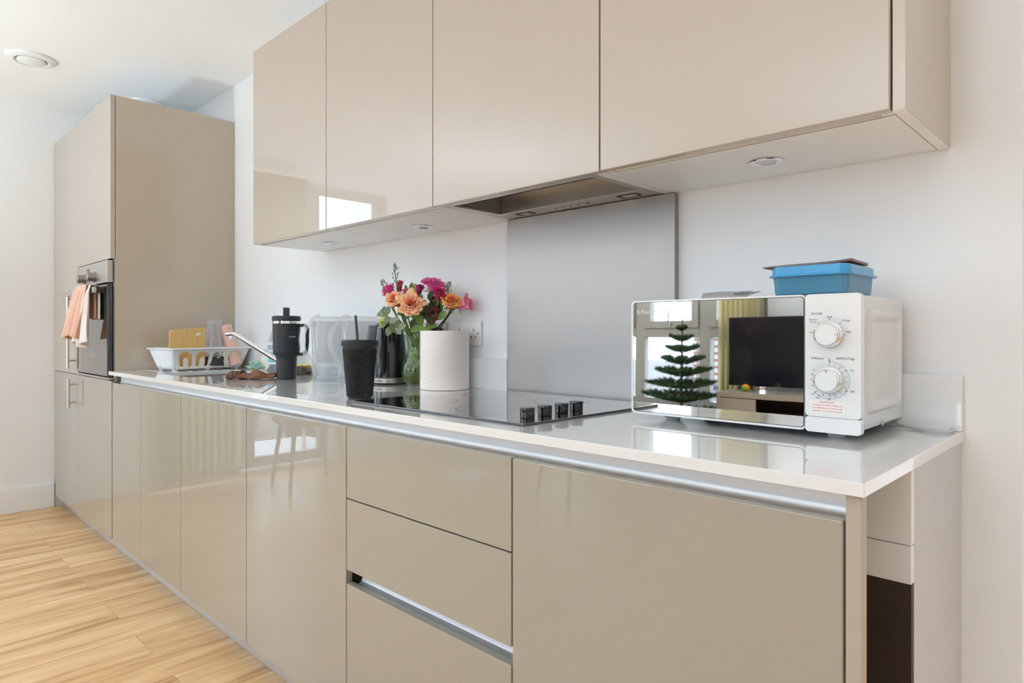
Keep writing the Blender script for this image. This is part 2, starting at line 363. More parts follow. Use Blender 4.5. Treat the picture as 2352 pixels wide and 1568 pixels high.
def ball(bm, c, r, u=10, v=6, sc=(1, 1, 1)):
    prof = [(math.sin(PI * k / v), -math.cos(PI * k / v)) for k in range(v + 1)]
    rings = []
    for k, (a, z) in enumerate(prof):
        if k in (0, v): rings.append([bm.verts.new((c[0], c[1], c[2] + z * r * sc[2]))])
        else: rings.append([bm.verts.new((c[0] + a * r * sc[0] * math.cos(2 * PI * i / u), c[1] + a * r * sc[1] * math.sin(2 * PI * i / u), c[2] + z * r * sc[2])) for i in range(u)])
    for a, b in zip(rings, rings[1:]):
        for i in range(u):
            j = (i + 1) % u
            if len(a) == 1: bm.faces.new([a[0], b[j], b[i]])
            elif len(b) == 1: bm.faces.new([a[i], a[j], b[0]])
            else: bm.faces.new([a[i], a[j], b[j], b[i]])
# ------------------------------------------------------------------ object helpers
def obj(name, bm, m, parent=None, smooth=True, angle=35, loc=None, solid=0.0, world=False, wnorm=True):
    """link a bmesh as ONE object; world=True: the vertices are in world coordinates and are shifted into the thing's frame"""
    if world and parent is not None:
        root = parent
        while root.parent is not None: root = root.parent
        bmesh.ops.translate(bm, verts=bm.verts, vec=-Vector(root.location))
    elif world and loc is not None:
        bmesh.ops.translate(bm, verts=bm.verts, vec=-Vector(loc))
    bmesh.ops.recalc_face_normals(bm, faces=bm.faces)
    me = bpy.data.meshes.new(name); 
    if smooth:
        for f in bm.faces: f.smooth = True
        for e in bm.edges:
            if len(e.link_faces) == 2 and e.calc_face_angle(0) > R(angle): e.smooth = False
    bm.to_mesh(me); bm.free()
    me.materials.append(M[m] if isinstance(m, str) else m)
    o = bpy.data.objects.new(name, me); COL.objects.link(o)
    if parent is not None: o.parent = parent
    elif loc is not None: o.location = loc
    if smooth and wnorm:
        w = o.modifiers.new('flat_face_normals', 'WEIGHTED_NORMAL'); w.keep_sharp = True; w.weight = 100
    if solid:
        s = o.modifiers.new('thickness', 'SOLIDIFY'); s.thickness = abs(solid); s.offset = 1 if solid > 0 else -1
    return o
def B(): return bmesh.new()
def tag(o, label, cat, group=None, kind=None):
    o['label'] = label; o['category'] = cat
    if group: o['group'] = group
    if kind: o['kind'] = kind
    return o
def thing(name, label, cat, loc=(0, 0, 0), rotz=0.0, group=None):
    o = bpy.data.objects.new(name, None); o.empty_display_size = 0.02; COL.objects.link(o)
    o.location = loc; o.rotation_euler = (0, 0, rotz)
    return tag(o, label, cat, group)
def box(name, m, parent, x0, x1, y0, y1, z0, z1, bev=0.0, seg=2, world=True, loc=None):
    b = B(); rbox(b, x0, x1, y0, y1, z0, z1, bev, seg); return obj(name, b, m, parent, world=world, loc=loc)
def struct(name, m, x0, x1, y0, y1, z0, z1, bev=0.0):
    o = box(name, m, None, x0, x1, y0, y1, z0, z1, bev, world=False); o['kind'] = 'structure'; return o
def copy_tree(o, parent=None):
    c = o.copy(); COL.objects.link(c)
    if parent is not None: c.parent = parent
    for ch in [k for k in o.children]: copy_tree(ch, c)
    return c
def texts(name, items, m, parent, extrude=0.0002, face='front'):
    """items: (string, x, z, size, align) written on a plane that faces -Y at y given per item"""
    out = B()
    for s, x, y, z, size, al in items:
        cu = bpy.data.curves.new('lettering', 'FONT'); cu.body = s; cu.size = size; cu.extrude = extrude; cu.align_x = al; cu.align_y = 'CENTER'
        cu.resolution_u = 3
        o = bpy.data.objects.new('lettering', cu); COL.objects.link(o)
        dg = bpy.context.evaluated_depsgraph_get(); me = bpy.data.meshes.new_from_object(o.evaluated_get(dg))
        bpy.data.objects.remove(o); bpy.data.curves.remove(cu)
        t = B(); t.from_mesh(me); bpy.data.meshes.remove(me)
        bmesh.ops.transform(t, matrix=Matrix.Translation((x, y, z)) @ Matrix.Rotation(R(90), 4, 'X'), verts=t.verts)
        me2 = bpy.data.meshes.new('t'); t.to_mesh(me2); t.free(); out.from_mesh(me2); bpy.data.meshes.remove(me2)
    return obj(name, out, m, parent, smooth=False)
# ================================================================== THE SETTING
XL, XR, YB, YF, ZC = -4.543, 2.60, 0.0, -4.50, 2.428
XC = 0.115                                    # where the kitchen wall ends
struct('floor', 'floor', XL - 0.22, XR + 0.12, YF - 0.22, 1.0, -0.08, 0.0)
struct('ceiling', 'ceiling', XL - 0.22, XR + 0.12, YF - 0.22, 1.0, ZC, ZC + 0.1)
struct('wall_back', 'wall', XL - 0.22, XC, YB, YB + 0.12, 0, ZC)
struct('wall_recess', 'wall', XC, XR, 0.9, 1.0, 0, ZC)
struct('wall_right', 'wall', XR, XR + 0.12, YF, 1.0, 0, ZC)
def holed_wall(name, x0, x1, y0, y1, holes_axis, h):
    b = B(); a0, a1, z0, z1 = h
    if holes_axis == 'y':
        for s in ((x0, x1, y0, a0, 0, ZC), (x0, x1, a1, y1, 0, ZC), (x0, x1, a0, a1, 0, z0), (x0, x1, a0, a1, z1, ZC)):
            if s[5] > s[4]: rbox(b, *s)
    else:
        c0, c1, w0, w1 = FILLWIN
        for s in ((x0, a0, y0, y1, 0, ZC), (a1, c0, y0, y1, 0, ZC), (c1, x1, y0, y1, 0, ZC), (a0, a1, y0, y1, 0, z0), (a0, a1, y0, y1, z1, ZC), (c0, c1, y0, y1, 0, w0), (c0, c1, y0, y1, w1, ZC)):
            if s[5] > s[4]: rbox(b, *s)
    o = obj(name, b, 'wall', smooth=False); o['kind'] = 'structure'; return o
holed_wall('wall_left', XL - 0.22, XL, YF - 0.22, YB, 'y', LEFTWIN)
holed_wall('wall_front', XL, XR, YF - 0.22, YF, 'x', FRONTWIN)
def skirt(name, x0, x1, y0, y1):
    b = B(); rbox(b, x0, x1, y0, y1, 0, 0.148, 0.004, 2); o = obj(name, b, 'skirting'); o['kind'] = 'structure'
skirt('baseboard_left', XL, XL + 0.016, -1.20, -0.6035)
b = B(); rbox(b, XL, XL + 0.016, YF, -2.50, 0, 0.148, 0.004); o = obj('baseboard_left', b, 'skirting'); o['kind'] = 'structure'
skirt('baseboard_front', XL + 0.016, XR, YF, YF + 0.016)
skirt('baseboard_right', XR - 0.016, XR, YF + 0.016, 0.9)
# --- window_1: the glazed patio window in the left wall
def window_left():
    y0, y1, z0, z1 = LEFTWIN; x0, x1 = XL - 0.16, XL - 0.09
    b = B()
    for s in ((y0, y0 + .06, z0, z1), (y1 - .06, y1, z0, z1), (y0 + .06, y1 - .06, z0, z0 + .07), (y0 + .06, y1 - .06, z1 - .06, z1), (-1.895, -1.79, z0 + .07, z1 - .06)):
        rbox(b, x0, x1, s[0], s[1], s[2], s[3], 0.006)
    w = obj('window_1', b, 'upvc'); w['kind'] = 'structure'
    for k, (a, c) in enumerate(((y0 + .06, -1.895), (-1.79, y1 - .06))):
        g = B(); rbox(g, x0 + .03, x0 + .036, a, c, z0 + .07, z1 - .06); obj('glass_pane', g, 'window_glass', w, smooth=False)
    return w
window_left()
def window_front():
    x0, x1, z0, z1 = FRONTWIN; ya, yb = YF - 0.15, YF - 0.08
    b = B(); mull = [x0, -3.330, -2.640, x1]
    rbox(b, x0, x1, ya, yb, z0, z0 + .06, .006); rbox(b, x0, x1, ya, yb, z1 - .06, z1, .006)
    rbox(b, x0, x0 + .06, ya, yb, z0 + .06, z1 - .06, .006); rbox(b, x1 - .06, x1, ya, yb, z0 + .06, z1 - .06, .006)
    for m_ in mull[1:3]: rbox(b, m_ - .055, m_ + .055, ya, yb, z0 + .06, z1 - .06, .006)
    w = obj('window_2', b, 'upvc'); w['kind'] = 'structure'
    for i in range(3):
        a, c = mull[i] + .055, mull[i + 1] - .055
        tr = B(); rbox(tr, a - .002 if i else a + .002, c + .002, ya + .002, yb + .004, 1.03, 1.12, .005); obj('transom', tr, 'upvc', w)
        s = B()
        for q in ((a, a + .07, 1.12, z1 - .06), (c - .07, c, 1.12, z1 - .06), (a + .07, c - .07, 1.12, 1.19), (a + .07, c - .07, z1 - .13, z1 - .06)): rbox(s, q[0], q[1], ya + .01, yb + .02, q[2], q[3], .005)
        so = obj('sash', s, 'upvc', w)
        h = B(); rbox(h, (a + c) / 2 - .012, (a + c) / 2 + .012, yb + .02, yb + .035, 1.14, 1.17, .004); tube(h, [((a + c) / 2, yb + .035, 1.155), ((a + c) / 2, yb + .06, 1.16), ((a + c) / 2 + .005, yb + .06, 1.27)], .007, 8)
        obj('sash_handle', h, 'satin', so)
        g = B(); rbox(g, a + .02, c - .02, ya + .03, ya + .036, 1.14, z1 - .1); obj('glass_pane', g, 'window_glass', w, smooth=False)
        g = B(); rbox(g, a + .0, c - .0, ya + .03, ya + .036, z0 + .06, 1.03); obj('glass_pane', g, 'window_glass', w, smooth=False)
    sl = B(); rbox(sl, x0 - .03, x1 + .03, YF - .08, YF + .05, z0 - .03, z0, .006); o = obj('window_sill', sl, 'skirting', w)
    return w
window_front()
def window_fill():  # out-of-view window, added for extra daylight on the kitchen
    x0, x1, z0, z1 = FILLWIN; ya, yb = YF - 0.15, YF - 0.08
    b = B(); xs = [x0, x1]
    rbox(b, x0, x1, ya, yb, z0, z0 + .07, .006); rbox(b, x0, x1, ya, yb, z1 - .06, z1, .006)
    for k, q in enumerate(xs): rbox(b, max(x0, q - .035), min(x1, q + .035), ya, yb, z0 + .07, z1 - .06, .006)
    w = obj('window_added', b, 'upvc'); w['kind'] = 'structure'
    for i in range(1):
        g = B(); rbox(g, xs[i] + .035, xs[i + 1] - .035, ya + .03, ya + .036, z0 + .07, z1 - .06); obj('glass_pane', g, 'window_glass', w, smooth=False)
window_fill()
# --- extract vents in the ceiling
def ceiling_vent(x, y, label):
    t = thing('ceiling_vent', label, 'vent', (x, y, ZC))
    b = B(); lathe(b, [(0.062, 0.0), (0.100, 0.0), (0.103, -0.004), (0.100, -0.010), (0.088, -0.016), (0.074, -0.018), (0.066, -0.013), (0.060, -0.002), (0.060, 0.0)], 56)
    obj('outer_ring', b, 'white_plastic', t)
    b = B(); lathe(b, [(0.0, -0.001), (0.060, -0.001)], 40); obj('throat', b, 'gap', t)
    b = B(); lathe(b, [(0.0, -0.004), (0.048, -0.004), (0.060, -0.012), (0.061, -0.017), (0.055, -0.022), (0.030, -0.028), (0.0, -0.030)], 48)
    obj('centre_disc', b, 'white_plastic', t)
ceiling_vent(-3.683, -0.858, 'round white extract vent on the ceiling, out in the open beside the tall cabinets')
ceiling_vent(-3.985, -0.255, 'round white ceiling vent half hidden above the tall oven cabinet')

# ================================================================== TALL CABINETS
G = 0.0015
XP = -3.333                                    # right face of the tall end panel
ZT = 2.228
def bar_handle(parent, x, y, z0, z1, name='handle'):
    b = B(); tube(b, [(x, y - .036, z0), (x, y - .036, z1)], .0075, 14)
    for z in (z0 + .045, z1 - .045) if z1 - z0 > .3 else (z0 + .03, z1 - .03): tube(b, [(x, y, z), (x, y - .036, z)], .006, 10)
    return obj(name, b, 'satin', parent, world=True)
YD = -0.602                                    # tall door fronts
t = thing('tall_larder_cabinet', 'tall taupe gloss larder cabinet against the far left wall, two bar handles', 'cabinet', (-4.25, -0.30, 0))
box('carcass', 'carcass', t, -4.54, -3.962, -0.58, -0.002, 0.07, ZT - .002)
d = box('door', 'taupe', t, -4.538, -3.958, YD, YD + .02, 0.838, ZT, .0015)
bar_handle(d, -4.02, YD, 0.868, 1.302)
d = box('door', 'taupe_dimmed', t, -4.538, -3.958, YD, YD + .02, 0.068, 0.835, .0015)
bar_handle(d, -4.005, YD, 0.652, 0.812)
t = thing('oven_housing_cabinet', 'tall taupe gloss cabinet built round the steel oven', 'cabinet', (-3.65, -0.30, 0))
cb = B(); rbox(cb, -3.958, -3.355, -0.58, -0.002, 1.43, ZT - .002); rbox(cb, -3.958, -3.355, -0.58, -0.002, 0.07, 0.83)
rbox(cb, -3.958, -3.94, -0.58, -0.002, 0.83, 1.43); rbox(cb, -3.373, -3.355, -0.58, -0.002, 0.83, 1.43); rbox(cb, -3.94, -3.373, -0.06, -0.002, 0.83, 1.43)
obj('carcass', cb, 'carcass', t, world=True)
box('door', 'taupe', t, -3.9555, XP, YD, YD + .02, 1.430, ZT, .0015)
box('door', 'taupe_dimmed', t, -3.9555, -3.3145, YD, YD + .02, 0.068, 0.835, .0015)
o = box('tall_end_panel', 'taupe_panel', None, XP - .02, XP, -0.580, -0.001, 0.069, ZT, .001, world=True, loc=(XP, -.3, 0)); tag(o, 'tall taupe gloss end panel standing at the left end of the worktop', 'panel')
# --- oven
t = thing('built_in_oven', 'built-in electric oven, steel control panel over a dark glass door', 'oven', (-3.655, -0.30, 0.84))
box('oven_body', 'black_matte', t, -3.936, -3.376, -0.585, -0.07, 0.846, 1.422)
cp = box('control_panel', 'steel_h', t, -3.945, -3.352, -0.612, -0.586, 1.315, 1.424, .002)
box('display', 'black_glass', cp, -3.735, -3.675, -0.6135, -0.611, 1.378, 1.402)
for kx in (-3.775, -3.575):
    b = B(); lathe(b, [(0, .036), (.018, .036), (.0205, .033), (.0215, .006), (.027, .005), (.027, 0), (0, 0)], 36)
    bmesh.ops.rotate(b, verts=b.verts, matrix=Matrix.Rotation(R(90), 3, 'X')); bmesh.ops.translate(b, verts=b.verts, vec=(kx, -0.612, 1.352))
    obj('control_knob', b, 'steel', cp, world=True)
dr = box('oven_door', 'oven_glass', t, -3.945, -3.352, -0.612, -0.588, 0.856, 1.306, .003)
b = B(); rbox(b, -3.95, -3.352, -0.606, -0.585, 0.838, 0.849, .002); obj('lower_trim', b, 'steel_h', t, world=True)
b = B(); rbox(b, -3.92, -3.375, -0.668, -0.650, 1.262, 1.292, .004); 
hd = obj('door_handle', b, 'steel_h', dr, world=True)
for hx in (-3.92, -3.396): box('handle_bracket', 'black_plastic', hd, hx, hx + .021, -0.6495, -0.6125, 1.262, 1.292, .003)
texts('maker_mark', [('BOSCH', -3.60 + 3.655, -0.6125 + .30, 0.955 - .84, .022, 'CENTER')], 'grey_ink', dr)
# --- peach towel over the oven handle
def towel():
    root = thing('hanging_towel', 'crumpled peach towel draped over the oven door handle', 'towel', (-3.52, -0.66, 1.0))
    def f(u, v, side=0, x0=-3.61, x1=-3.43, flare=0.17, drop=0.25, amp=.022, ph=0.0):
        # u across, v from back hem over the bar to the front hem
        s = (v - 0.22) / 0.78
        x = x0 + (x1 - x0) * u
        if v < 0.22:
            a = v / 0.22; z = 1.298 - (1 - a) * 0.16; y = -0.640 + .006 * math.sin(u * 12)
        else:
            z = 1.298 - s * drop - 0.014 * math.sin(u * 9 + ph) * s; y = -0.684 - amp * s ** .6 * math.sin(u * 19 + ph + 1.5 * s) - .014 * s - .005 * math.sin(u * 41 + 5 * s)
            if s < 0.08: z = 1.298 + 0.004; y = -0.640 - 0.044 * (s / .08)
            x += flare * s * (u - 1) * (1.0) + 0.012 * s * math.sin(u * 9 + 2 * s + ph)
        return (x, y, z)
    b = B(); sheet(b, lambda u, v: f(u, v), 60, 40)
    obj('front_fold', b, 'towel', root, world=True, solid=.004)
    b = B(); sheet(b, lambda u, v: f(u, v, x0=-3.56, x1=-3.395, flare=.04, drop=.285, amp=.020, ph=2.0) , 60, 40)
    for vv in b.verts: vv.co.y += .010; vv.co.z -= .004
    obj('under_fold', b, 'towel_white', root, world=True, solid=.004)
towel()

# ================================================================== BASE CABINETS
YBF = -0.599; ZD = 0.8277; ZBOT = 0.068
# right ends of the door faces
edges = [-3.3135, -2.8852, -2.3981, -1.8055, -1.2057, -0.6059, 0.0]
base_labels = ['narrow taupe gloss base cabinet directly beside the oven cabinet', 'taupe gloss base cabinet under the dish rack', 'wide taupe gloss base cabinet under the sink tap and black flask',
               'taupe gloss base cabinet just left of the drawer unit']
for i in range(4):
    x0, x1 = edges[i], edges[i + 1]
    t = thing('base_cabinet', base_labels[i], 'cabinet', ((x0 + x1) / 2, -0.3, 0), group='plain base cabinets under the worktop')
    b = B(); top = 0.78 if i != 1 else 0.66
    rbox(b, x0 + .0005, x1 - .0005, -0.54, -0.002, 0.075, top - .1); obj('carcass', b, 'taupe_edge', t, world=True)
    box('door', 'taupe_dimmed', t, x0 + G, x1 - G, YBF, YBF + .02, ZBOT, ZD, .0016)
x0, x1 = edges[4], edges[5]
t = thing('drawer_unit', 'taupe gloss three-drawer base unit under the hob', 'cabinet', ((x0 + x1) / 2, -0.3, 0))
box('carcass', 'taupe_edge', t, x0 + .0005, x1 - .0005, -0.53, -0.002, 0.075, 0.78)
box('drawer_front', 'taupe_dimmed', t, x0 + G, x1 - G, YBF, YBF + .02, 0.6443, ZD, .002)
box('drawer_front', 'taupe_dimmed', t, x0 + G, x1 - G, YBF, YBF + .02, 0.4586, 0.6415, .002)
d = box('drawer_front', 'taupe_dimmed', t, x0 + G, x1 - G, YBF, YBF + .02, ZBOT, 0.4235, .002)
b = B(); prism(b, [(-0.5785, 0.408), (-0.5785, 0.4225), (-0.572, 0.4235), (-0.567, 0.427), (-0.5645, 0.434), (-0.564, 0.442), (-0.5655, 0.4435), (-0.564, 0.445), (-0.562, 0.480), (-0.557, 0.480), (-0.557, 0.408)], 'x', x0 + .022, x1 - .0005)
obj('finger_pull_channel', b, 'rail', t, world=True)
x0, x1 = edges[5], edges[6]
t = thing('base_cabinet', 'large taupe gloss base cabinet at the right end, under the microwave', 'cabinet', ((x0 + x1) / 2, -0.3, 0), group='plain base cabinets under the worktop')
box('carcass', 'taupe_edge', t, x0 + .0005, -0.14, -0.54, -0.002, 0.075, 0.78)
box('door', 'taupe_dimmed', t, x0 + G, x1 - G, YBF, YBF + .02, ZBOT, ZD, .003, 3)
o = box('end_post', 'taupe_edge', None, 0.0015, 0.0205, YBF, YBF + .022, 0.0, 0.8645, .001, world=True, loc=(0.011, -.59, 0)); tag(o, 'narrow taupe upright closing the right end of the base cabinets', 'panel')
# white boxed-in corner under the worktop's right end, with dark board below
t = thing('corner_boxing', 'pale grey boxed-in panel below the right end of the worktop', 'panel', (-0.06, -0.18, 0))
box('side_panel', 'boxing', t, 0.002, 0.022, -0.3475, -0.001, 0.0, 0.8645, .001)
box('front_panel', 'boxing_lifted', t, -0.135, 0.022, -0.364, -0.348, 0.7455, 0.8645, .001)
box('front_strip', 'boxing_lifted', t, -0.135, 0.022, -0.364, -0.348, 0.685, 0.7440, .002)
box('lower_board', 'dark_brown', t, -0.135, 0.0215, -0.363, -0.348, 0.0, 0.6848)
# aluminium finger channel behind the door tops
b = B(); pr = [(-0.5785, 0.800), (-0.5785, 0.8245)]
for k in range(1, 9):
    a = R(90 * k / 8); pr.append((-0.5785 + .0135 * math.sin(a), 0.8245 + .014 * (1 - math.cos(a))))
pr += [(-0.5650, 0.8648), (-0.5600, 0.8648), (-0.5600, 0.800)]
prism(b, pr, 'x', -3.30, -0.0008)
o = obj('aluminium_rail', b, 'rail', loc=(-1.65, -.56, .8), world=True); tag(o, 'long brushed aluminium finger rail running under the white worktop', 'rail')
o = box('plinth', 'rail', None, -4.52, -0.02, -0.5587, -0.545, 0.0, 0.067, .001, world=True, loc=(-2.2, -.55, 0)); tag(o, 'silver plinth strip along the floor below the base cabinets', 'plinth')
# --- worktop with sink cut-out
WZ = 0.883; WB = 0.865; WF = -0.611; WR = 0.027
SX0, SX1, SY0, SY1 = -3.00, -2.600, -0.495, -0.13
b = B()
def worktop_bm():
    bm = B(); xs = [-3.3318, SX0, SX1, WR]; ys = [WF, SY0, SY1, -0.001]
    vt = {}; 
    for k, z in enumerate((WB, WZ)):
        for i, x in enumerate(xs):
            for j, y in enumerate(ys): vt[(i, j, k)] = bm.verts.new((x, y, z))
    for i in range(3):
        for j in range(3):
            if (i, j) == (1, 1): continue
            bm.faces.new([vt[(i, j, 1)], vt[(i + 1, j, 1)], vt[(i + 1, j + 1, 1)], vt[(i, j + 1, 1)]])
            bm.faces.new([vt[(i, j, 0)], vt[(i, j + 1, 0)], vt[(i + 1, j + 1, 0)], vt[(i + 1, j, 0)]])
    for i in range(3):
        for j in (0, 3): bm.faces.new([vt[(i, j, 0)], vt[(i + 1, j, 0)], vt[(i + 1, j, 1)], vt[(i, j, 1)]])
    for j in range(3):
        for i in (0, 3): bm.faces.new([vt[(i, j, 0)], vt[(i, j + 1, 0)], vt[(i, j + 1, 1)], vt[(i, j, 1)]])
    bm.faces.new([vt[(1, 1, 0)], vt[(2, 1, 0)], vt[(2, 1, 1)], vt[(1, 1, 1)]]); bm.faces.new([vt[(1, 2, 0)], vt[(2, 2, 0)], vt[(2, 2, 1)], vt[(1, 2, 1)]])
    bm.faces.new([vt[(1, 1, 0)], vt[(1, 2, 0)], vt[(1, 2, 1)], vt[(1, 1, 1)]]); bm.faces.new([vt[(2, 1, 0)], vt[(2, 2, 0)], vt[(2, 2, 1)], vt[(2, 1, 1)]])
    bmesh.ops.recalc_face_normals(bm, faces=bm.faces)
    es = [e for e in bm.edges if len(e.link_faces) == 2 and e.calc_face_angle(0) > 1 and max(v.co.z for v in e.verts) > WZ - 1e-4]
    bmesh.ops.bevel(bm, geom=es, offset=.0015, segments=2, profile=.5, affect='EDGES')
    return bm
b = worktop_bm()
t = obj('worktop', b, 'quartz', loc=(-1.65, -.3, WB), world=True); tag(t, 'long glossy white quartz worktop over all the base cabinets', 'worktop')
b = B()
for k, (g0, g1) in enumerate(((-3.29, -3.02),)):
    for q in range(6): rbox(b, -3.30, -3.01, -0.46 + q * .06, -0.452 + q * .06, WZ - .0004, WZ + .0012, .0004, 1)
obj('drainer_ridge', b, 'quartz', t, world=True)
# sink bowl
def tray(bm, x0, x1, y0, y1, ztop, zbot, th, r, taper=0.012):
    o_ = [(x, y) for x, y in rrect(x1 - x0, y1 - y0, r, 6, (x0 + x1) / 2, (y0 + y1) / 2)]
    i_ = [(x, y) for x, y in rrect(x1 - x0 - 2 * th, y1 - y0 - 2 * th, max(r - th, .004), 6, (x0 + x1) / 2, (y0 + y1) / 2)]
    j_ = [(x, y) for x, y in rrect(x1 - x0 - 2 * th - 2 * taper, y1 - y0 - 2 * th - 2 * taper, max(r - th, .004), 6, (x0 + x1) / 2, (y0 + y1) / 2)]
    k_ = [(x, y) for x, y in rrect(x1 - x0 - 2 * taper, y1 - y0 - 2 * taper, r, 6, (x0 + x1) / 2, (y0 + y1) / 2)]
    rings = [[(x, y, zbot) for x, y in k_], [(x, y, ztop) for x, y in o_], [(x, y, ztop) for x, y in i_], [(x, y, zbot + th) for x, y in j_]]
    loft(bm, rings)
b = B(); tray(b, SX0 - .006, SX1 + .006, SY0 - .006, SY1 + .006, WB - .0003, 0.69, .002, .03)
t = thing('sink_bowl', 'undermounted steel sink bowl sunk in the worktop beside the dish rack', 'sink', ((SX0 + SX1) / 2, (SY0 + SY1) / 2, .69))
obj('bowl', b, 'steel', t, world=True)
b = B(); lathe(b, [(0, .003), (.03, .003), (.042, .006), (.045, .002), (.045, 0), (0, 0)], 32, (SX0 + SX1) / 2, (SY0 + SY1) / 2, .6925); obj('drain', b, 'chrome', t, world=True)
# upstands and splashback
o = box('worktop_upstand', 'quartz', None, -3.331, -1.196, -0.020, -0.001, WZ + .0002, 0.985, .001, world=True, loc=(-2.2, -.01, WZ)); tag(o, 'low white quartz upstand on the wall left of the steel splashback', 'upstand', 'quartz upstands')
o = box('worktop_upstand', 'quartz', None, -0.588, 0.026, -0.020, -0.001, WZ + .0002, 0.990, .001, world=True, loc=(-.28, -.01, WZ)); tag(o, 'low white quartz upstand on the wall behind the microwave', 'upstand', 'quartz upstands')
o = box('steel_splashback', 'steel', None, -1.1945, -0.5895, -0.020, -0.001, WZ + .0002, 1.4300, .0008, world=True, loc=(-.89, -.01, WZ)); tag(o, 'brushed stainless steel splashback panel on the wall behind the hob', 'splashback')
# --- sockets
def socket(x0, x1, label, plug=False):
    z0, z1 = 1.026, 1.111; cx = (x0 + x1) / 2
    t = thing('double_socket', label, 'socket', (cx, 0, 1.07), group='white double wall sockets')
    box('face_plate', 'socket', t, x0, x1, -0.010, -0.0005, z0, z1, .003, 3)
    for s in (-1, 1):
        sx = cx + s * .036
        h = B()
        rbox(h, sx - .0016, sx + .0016, -0.0106, -0.0095, 1.074, 1.084); rbox(h, sx - .0125, sx - .0075, -0.0106, -0.0095, 1.0525, 1.0575); rbox(h, sx + .0075, sx + .0125, -0.0106, -0.0095, 1.0525, 1.0575)
        obj('pin_holes', h, 'gap', t, world=True, smooth=False)
        box('rocker_switch', 'socket', t, cx + s * .0075 - .006, cx + s * .0075 + .006, -0.0135, -0.0095, 1.076, 1.094, .001)
        h = B(); lathe(h, [(0, .0016), (.0028, .0016), (.0032, 0), (0, 0)], 16); bmesh.ops.rotate(h, verts=h.verts, matrix=Matrix.Rotation(R(90), 3, 'X')); bmesh.ops.translate(h, verts=h.verts, vec=(cx + s * .060, -.010, 1.0685)); obj('screw', h, 'screw', t, world=True)
    if plug:
        box('plug', 'black_plastic', t, cx + .018, cx + .062, -0.050, -0.0105, 1.045, 1.092, .008, 3)
socket(-1.474, -1.329, 'white double wall socket to the right of the kitchen roll')
socket(-1.660, -1.514, 'white double wall socket mostly hidden behind the flowers', True)
# --- hob
t = thing('ceramic_hob', 'flat black glass ceramic hob set in the worktop', 'hob', (-.94, -.28, WZ))
b = B(); rbox(b, -1.255, -0.618, -0.552, -0.050, WZ + .0001, WZ + .0055, .0018, 2); obj('glass_top', b, 'black_glass', t, world=True)
b = B()
for cx, cy, r in ((-1.10, -.17, .09), (-1.10, -.41, .075), (-.84, -.17, .075), (-.84, -.41, .10)):
    n = 96; rr = [[b.verts.new((cx + q * math.cos(2 * PI * i / n), cy + q * math.sin(2 * PI * i / n), WZ + .0058)) for i in range(n)] for q in (r, r - .0012)]
    for i in range(n): b.faces.new([rr[0][i], rr[0][(i + 1) % n], rr[1][(i + 1) % n], rr[1][i]])
obj('cooking_zone_rings', b, mat('zone_ring_print', (0.10, 0.10, 0.10, 1), 0.3), t, world=True, smooth=False)
for kx, ky in ((-.675, -.480), (-.677, -.421), (-.680, -.360), (-.683, -.303)):
    b = B(); lathe(b, [(0, 0), (.0150, 0), (.0158, .002), (.0158, .017), (.0166, .018), (.0164, .021), (.0150, .0228), (.012, .0225), (0, .0225)], 40, kx, ky, WZ + .0057)
    kn = obj('control_knob', b, 'black_plastic', t, world=True)
    b = B(); rbox(b, kx - .001, kx + .001, ky - .013, ky - .003, WZ + .0278, WZ + .0288); obj('pointer', b, 'grey_ink', kn, world=True, smooth=False)

# ================================================================== WALL CABINETS
YU = -0.3266; ZU = 1.4323
ue = [-2.3676, -1.7836, -1.1906, -0.5986, -0.016]
ulab = ['leftmost taupe gloss wall cabinet, reflecting a narrow strip of window', 'taupe gloss wall cabinet reflecting the bright window in its lower half', 'taupe gloss wall cabinet over the cooker hood', 'wide taupe gloss wall cabinet at the right end, above the microwave']
wall_cabs = []
for i in range(4):
    x0, x1 = ue[i], ue[i + 1]
    t = thing('wall_cabinet', ulab[i], 'cabinet', ((x0 + x1) / 2, -.16, ZU), group='taupe wall cabinets'); wall_cabs.append(t)
    zb = ZU + .002 if i != 2 else 1.60
    b = B(); rbox(b, x0 + .0005, x1 - .0005, YU + .034 if i != 2 else YU + .022, -0.0015, zb, ZT - .002)
    rbox(b, x0 + .0005, x1 - .0005, YU + .021, YU + .033, ZU + .035, ZT - .002)
    obj('carcass', b, 'carcass', t, world=True)
    if i != 2:
        # grey aluminium grip profile in the recess behind the lower door edge
        b = B(); prism(b, [(YU + .0205, ZU + .034), (YU + .0205, ZU + .030), (YU + .030, ZU + .012), (YU + .0345, ZU + .001), (YU + .038, ZU + .001), (YU + .038, ZU + .034)], 'x', x0 + .024, x1 - .024)
        obj('grip_profile', b, 'rail', t, world=True)
        for q in ((x0 + .0005, x0 + .020), (x1 - .020, x1 - .0005)): box('side_end', 'carcass', t, q[0], q[1], YU + .021, YU + .034, ZU + .001, ZU + .034)
    box('door', 'taupe', t, x0 + G, x1 - G, YU, YU + .0195, ZU - (.0 if i < 3 else .0), ZT, .003 if i == 3 else .0016, 3)
    b = B()
b = box('left_side_panel', 'taupe_panel', wall_cabs[0], ue[0] - .0030, ue[0] + .0002, YU + .0215, -.002, ZU + .001, ZT)
o = box('wall_end_panel', 'taupe_panel', None, -0.0150, 0.0037, -0.322, -0.0012, 1.4310, ZT, .0008, world=True, loc=(-.005, -.16, 1.431)); tag(o, 'taupe gloss end panel closing the right side of the wall cabinets', 'panel')
box('white_under_edge', 'carcass', o, -0.0150, 0.0030, -0.321, -0.002, 1.4300, 1.4309, world=True)
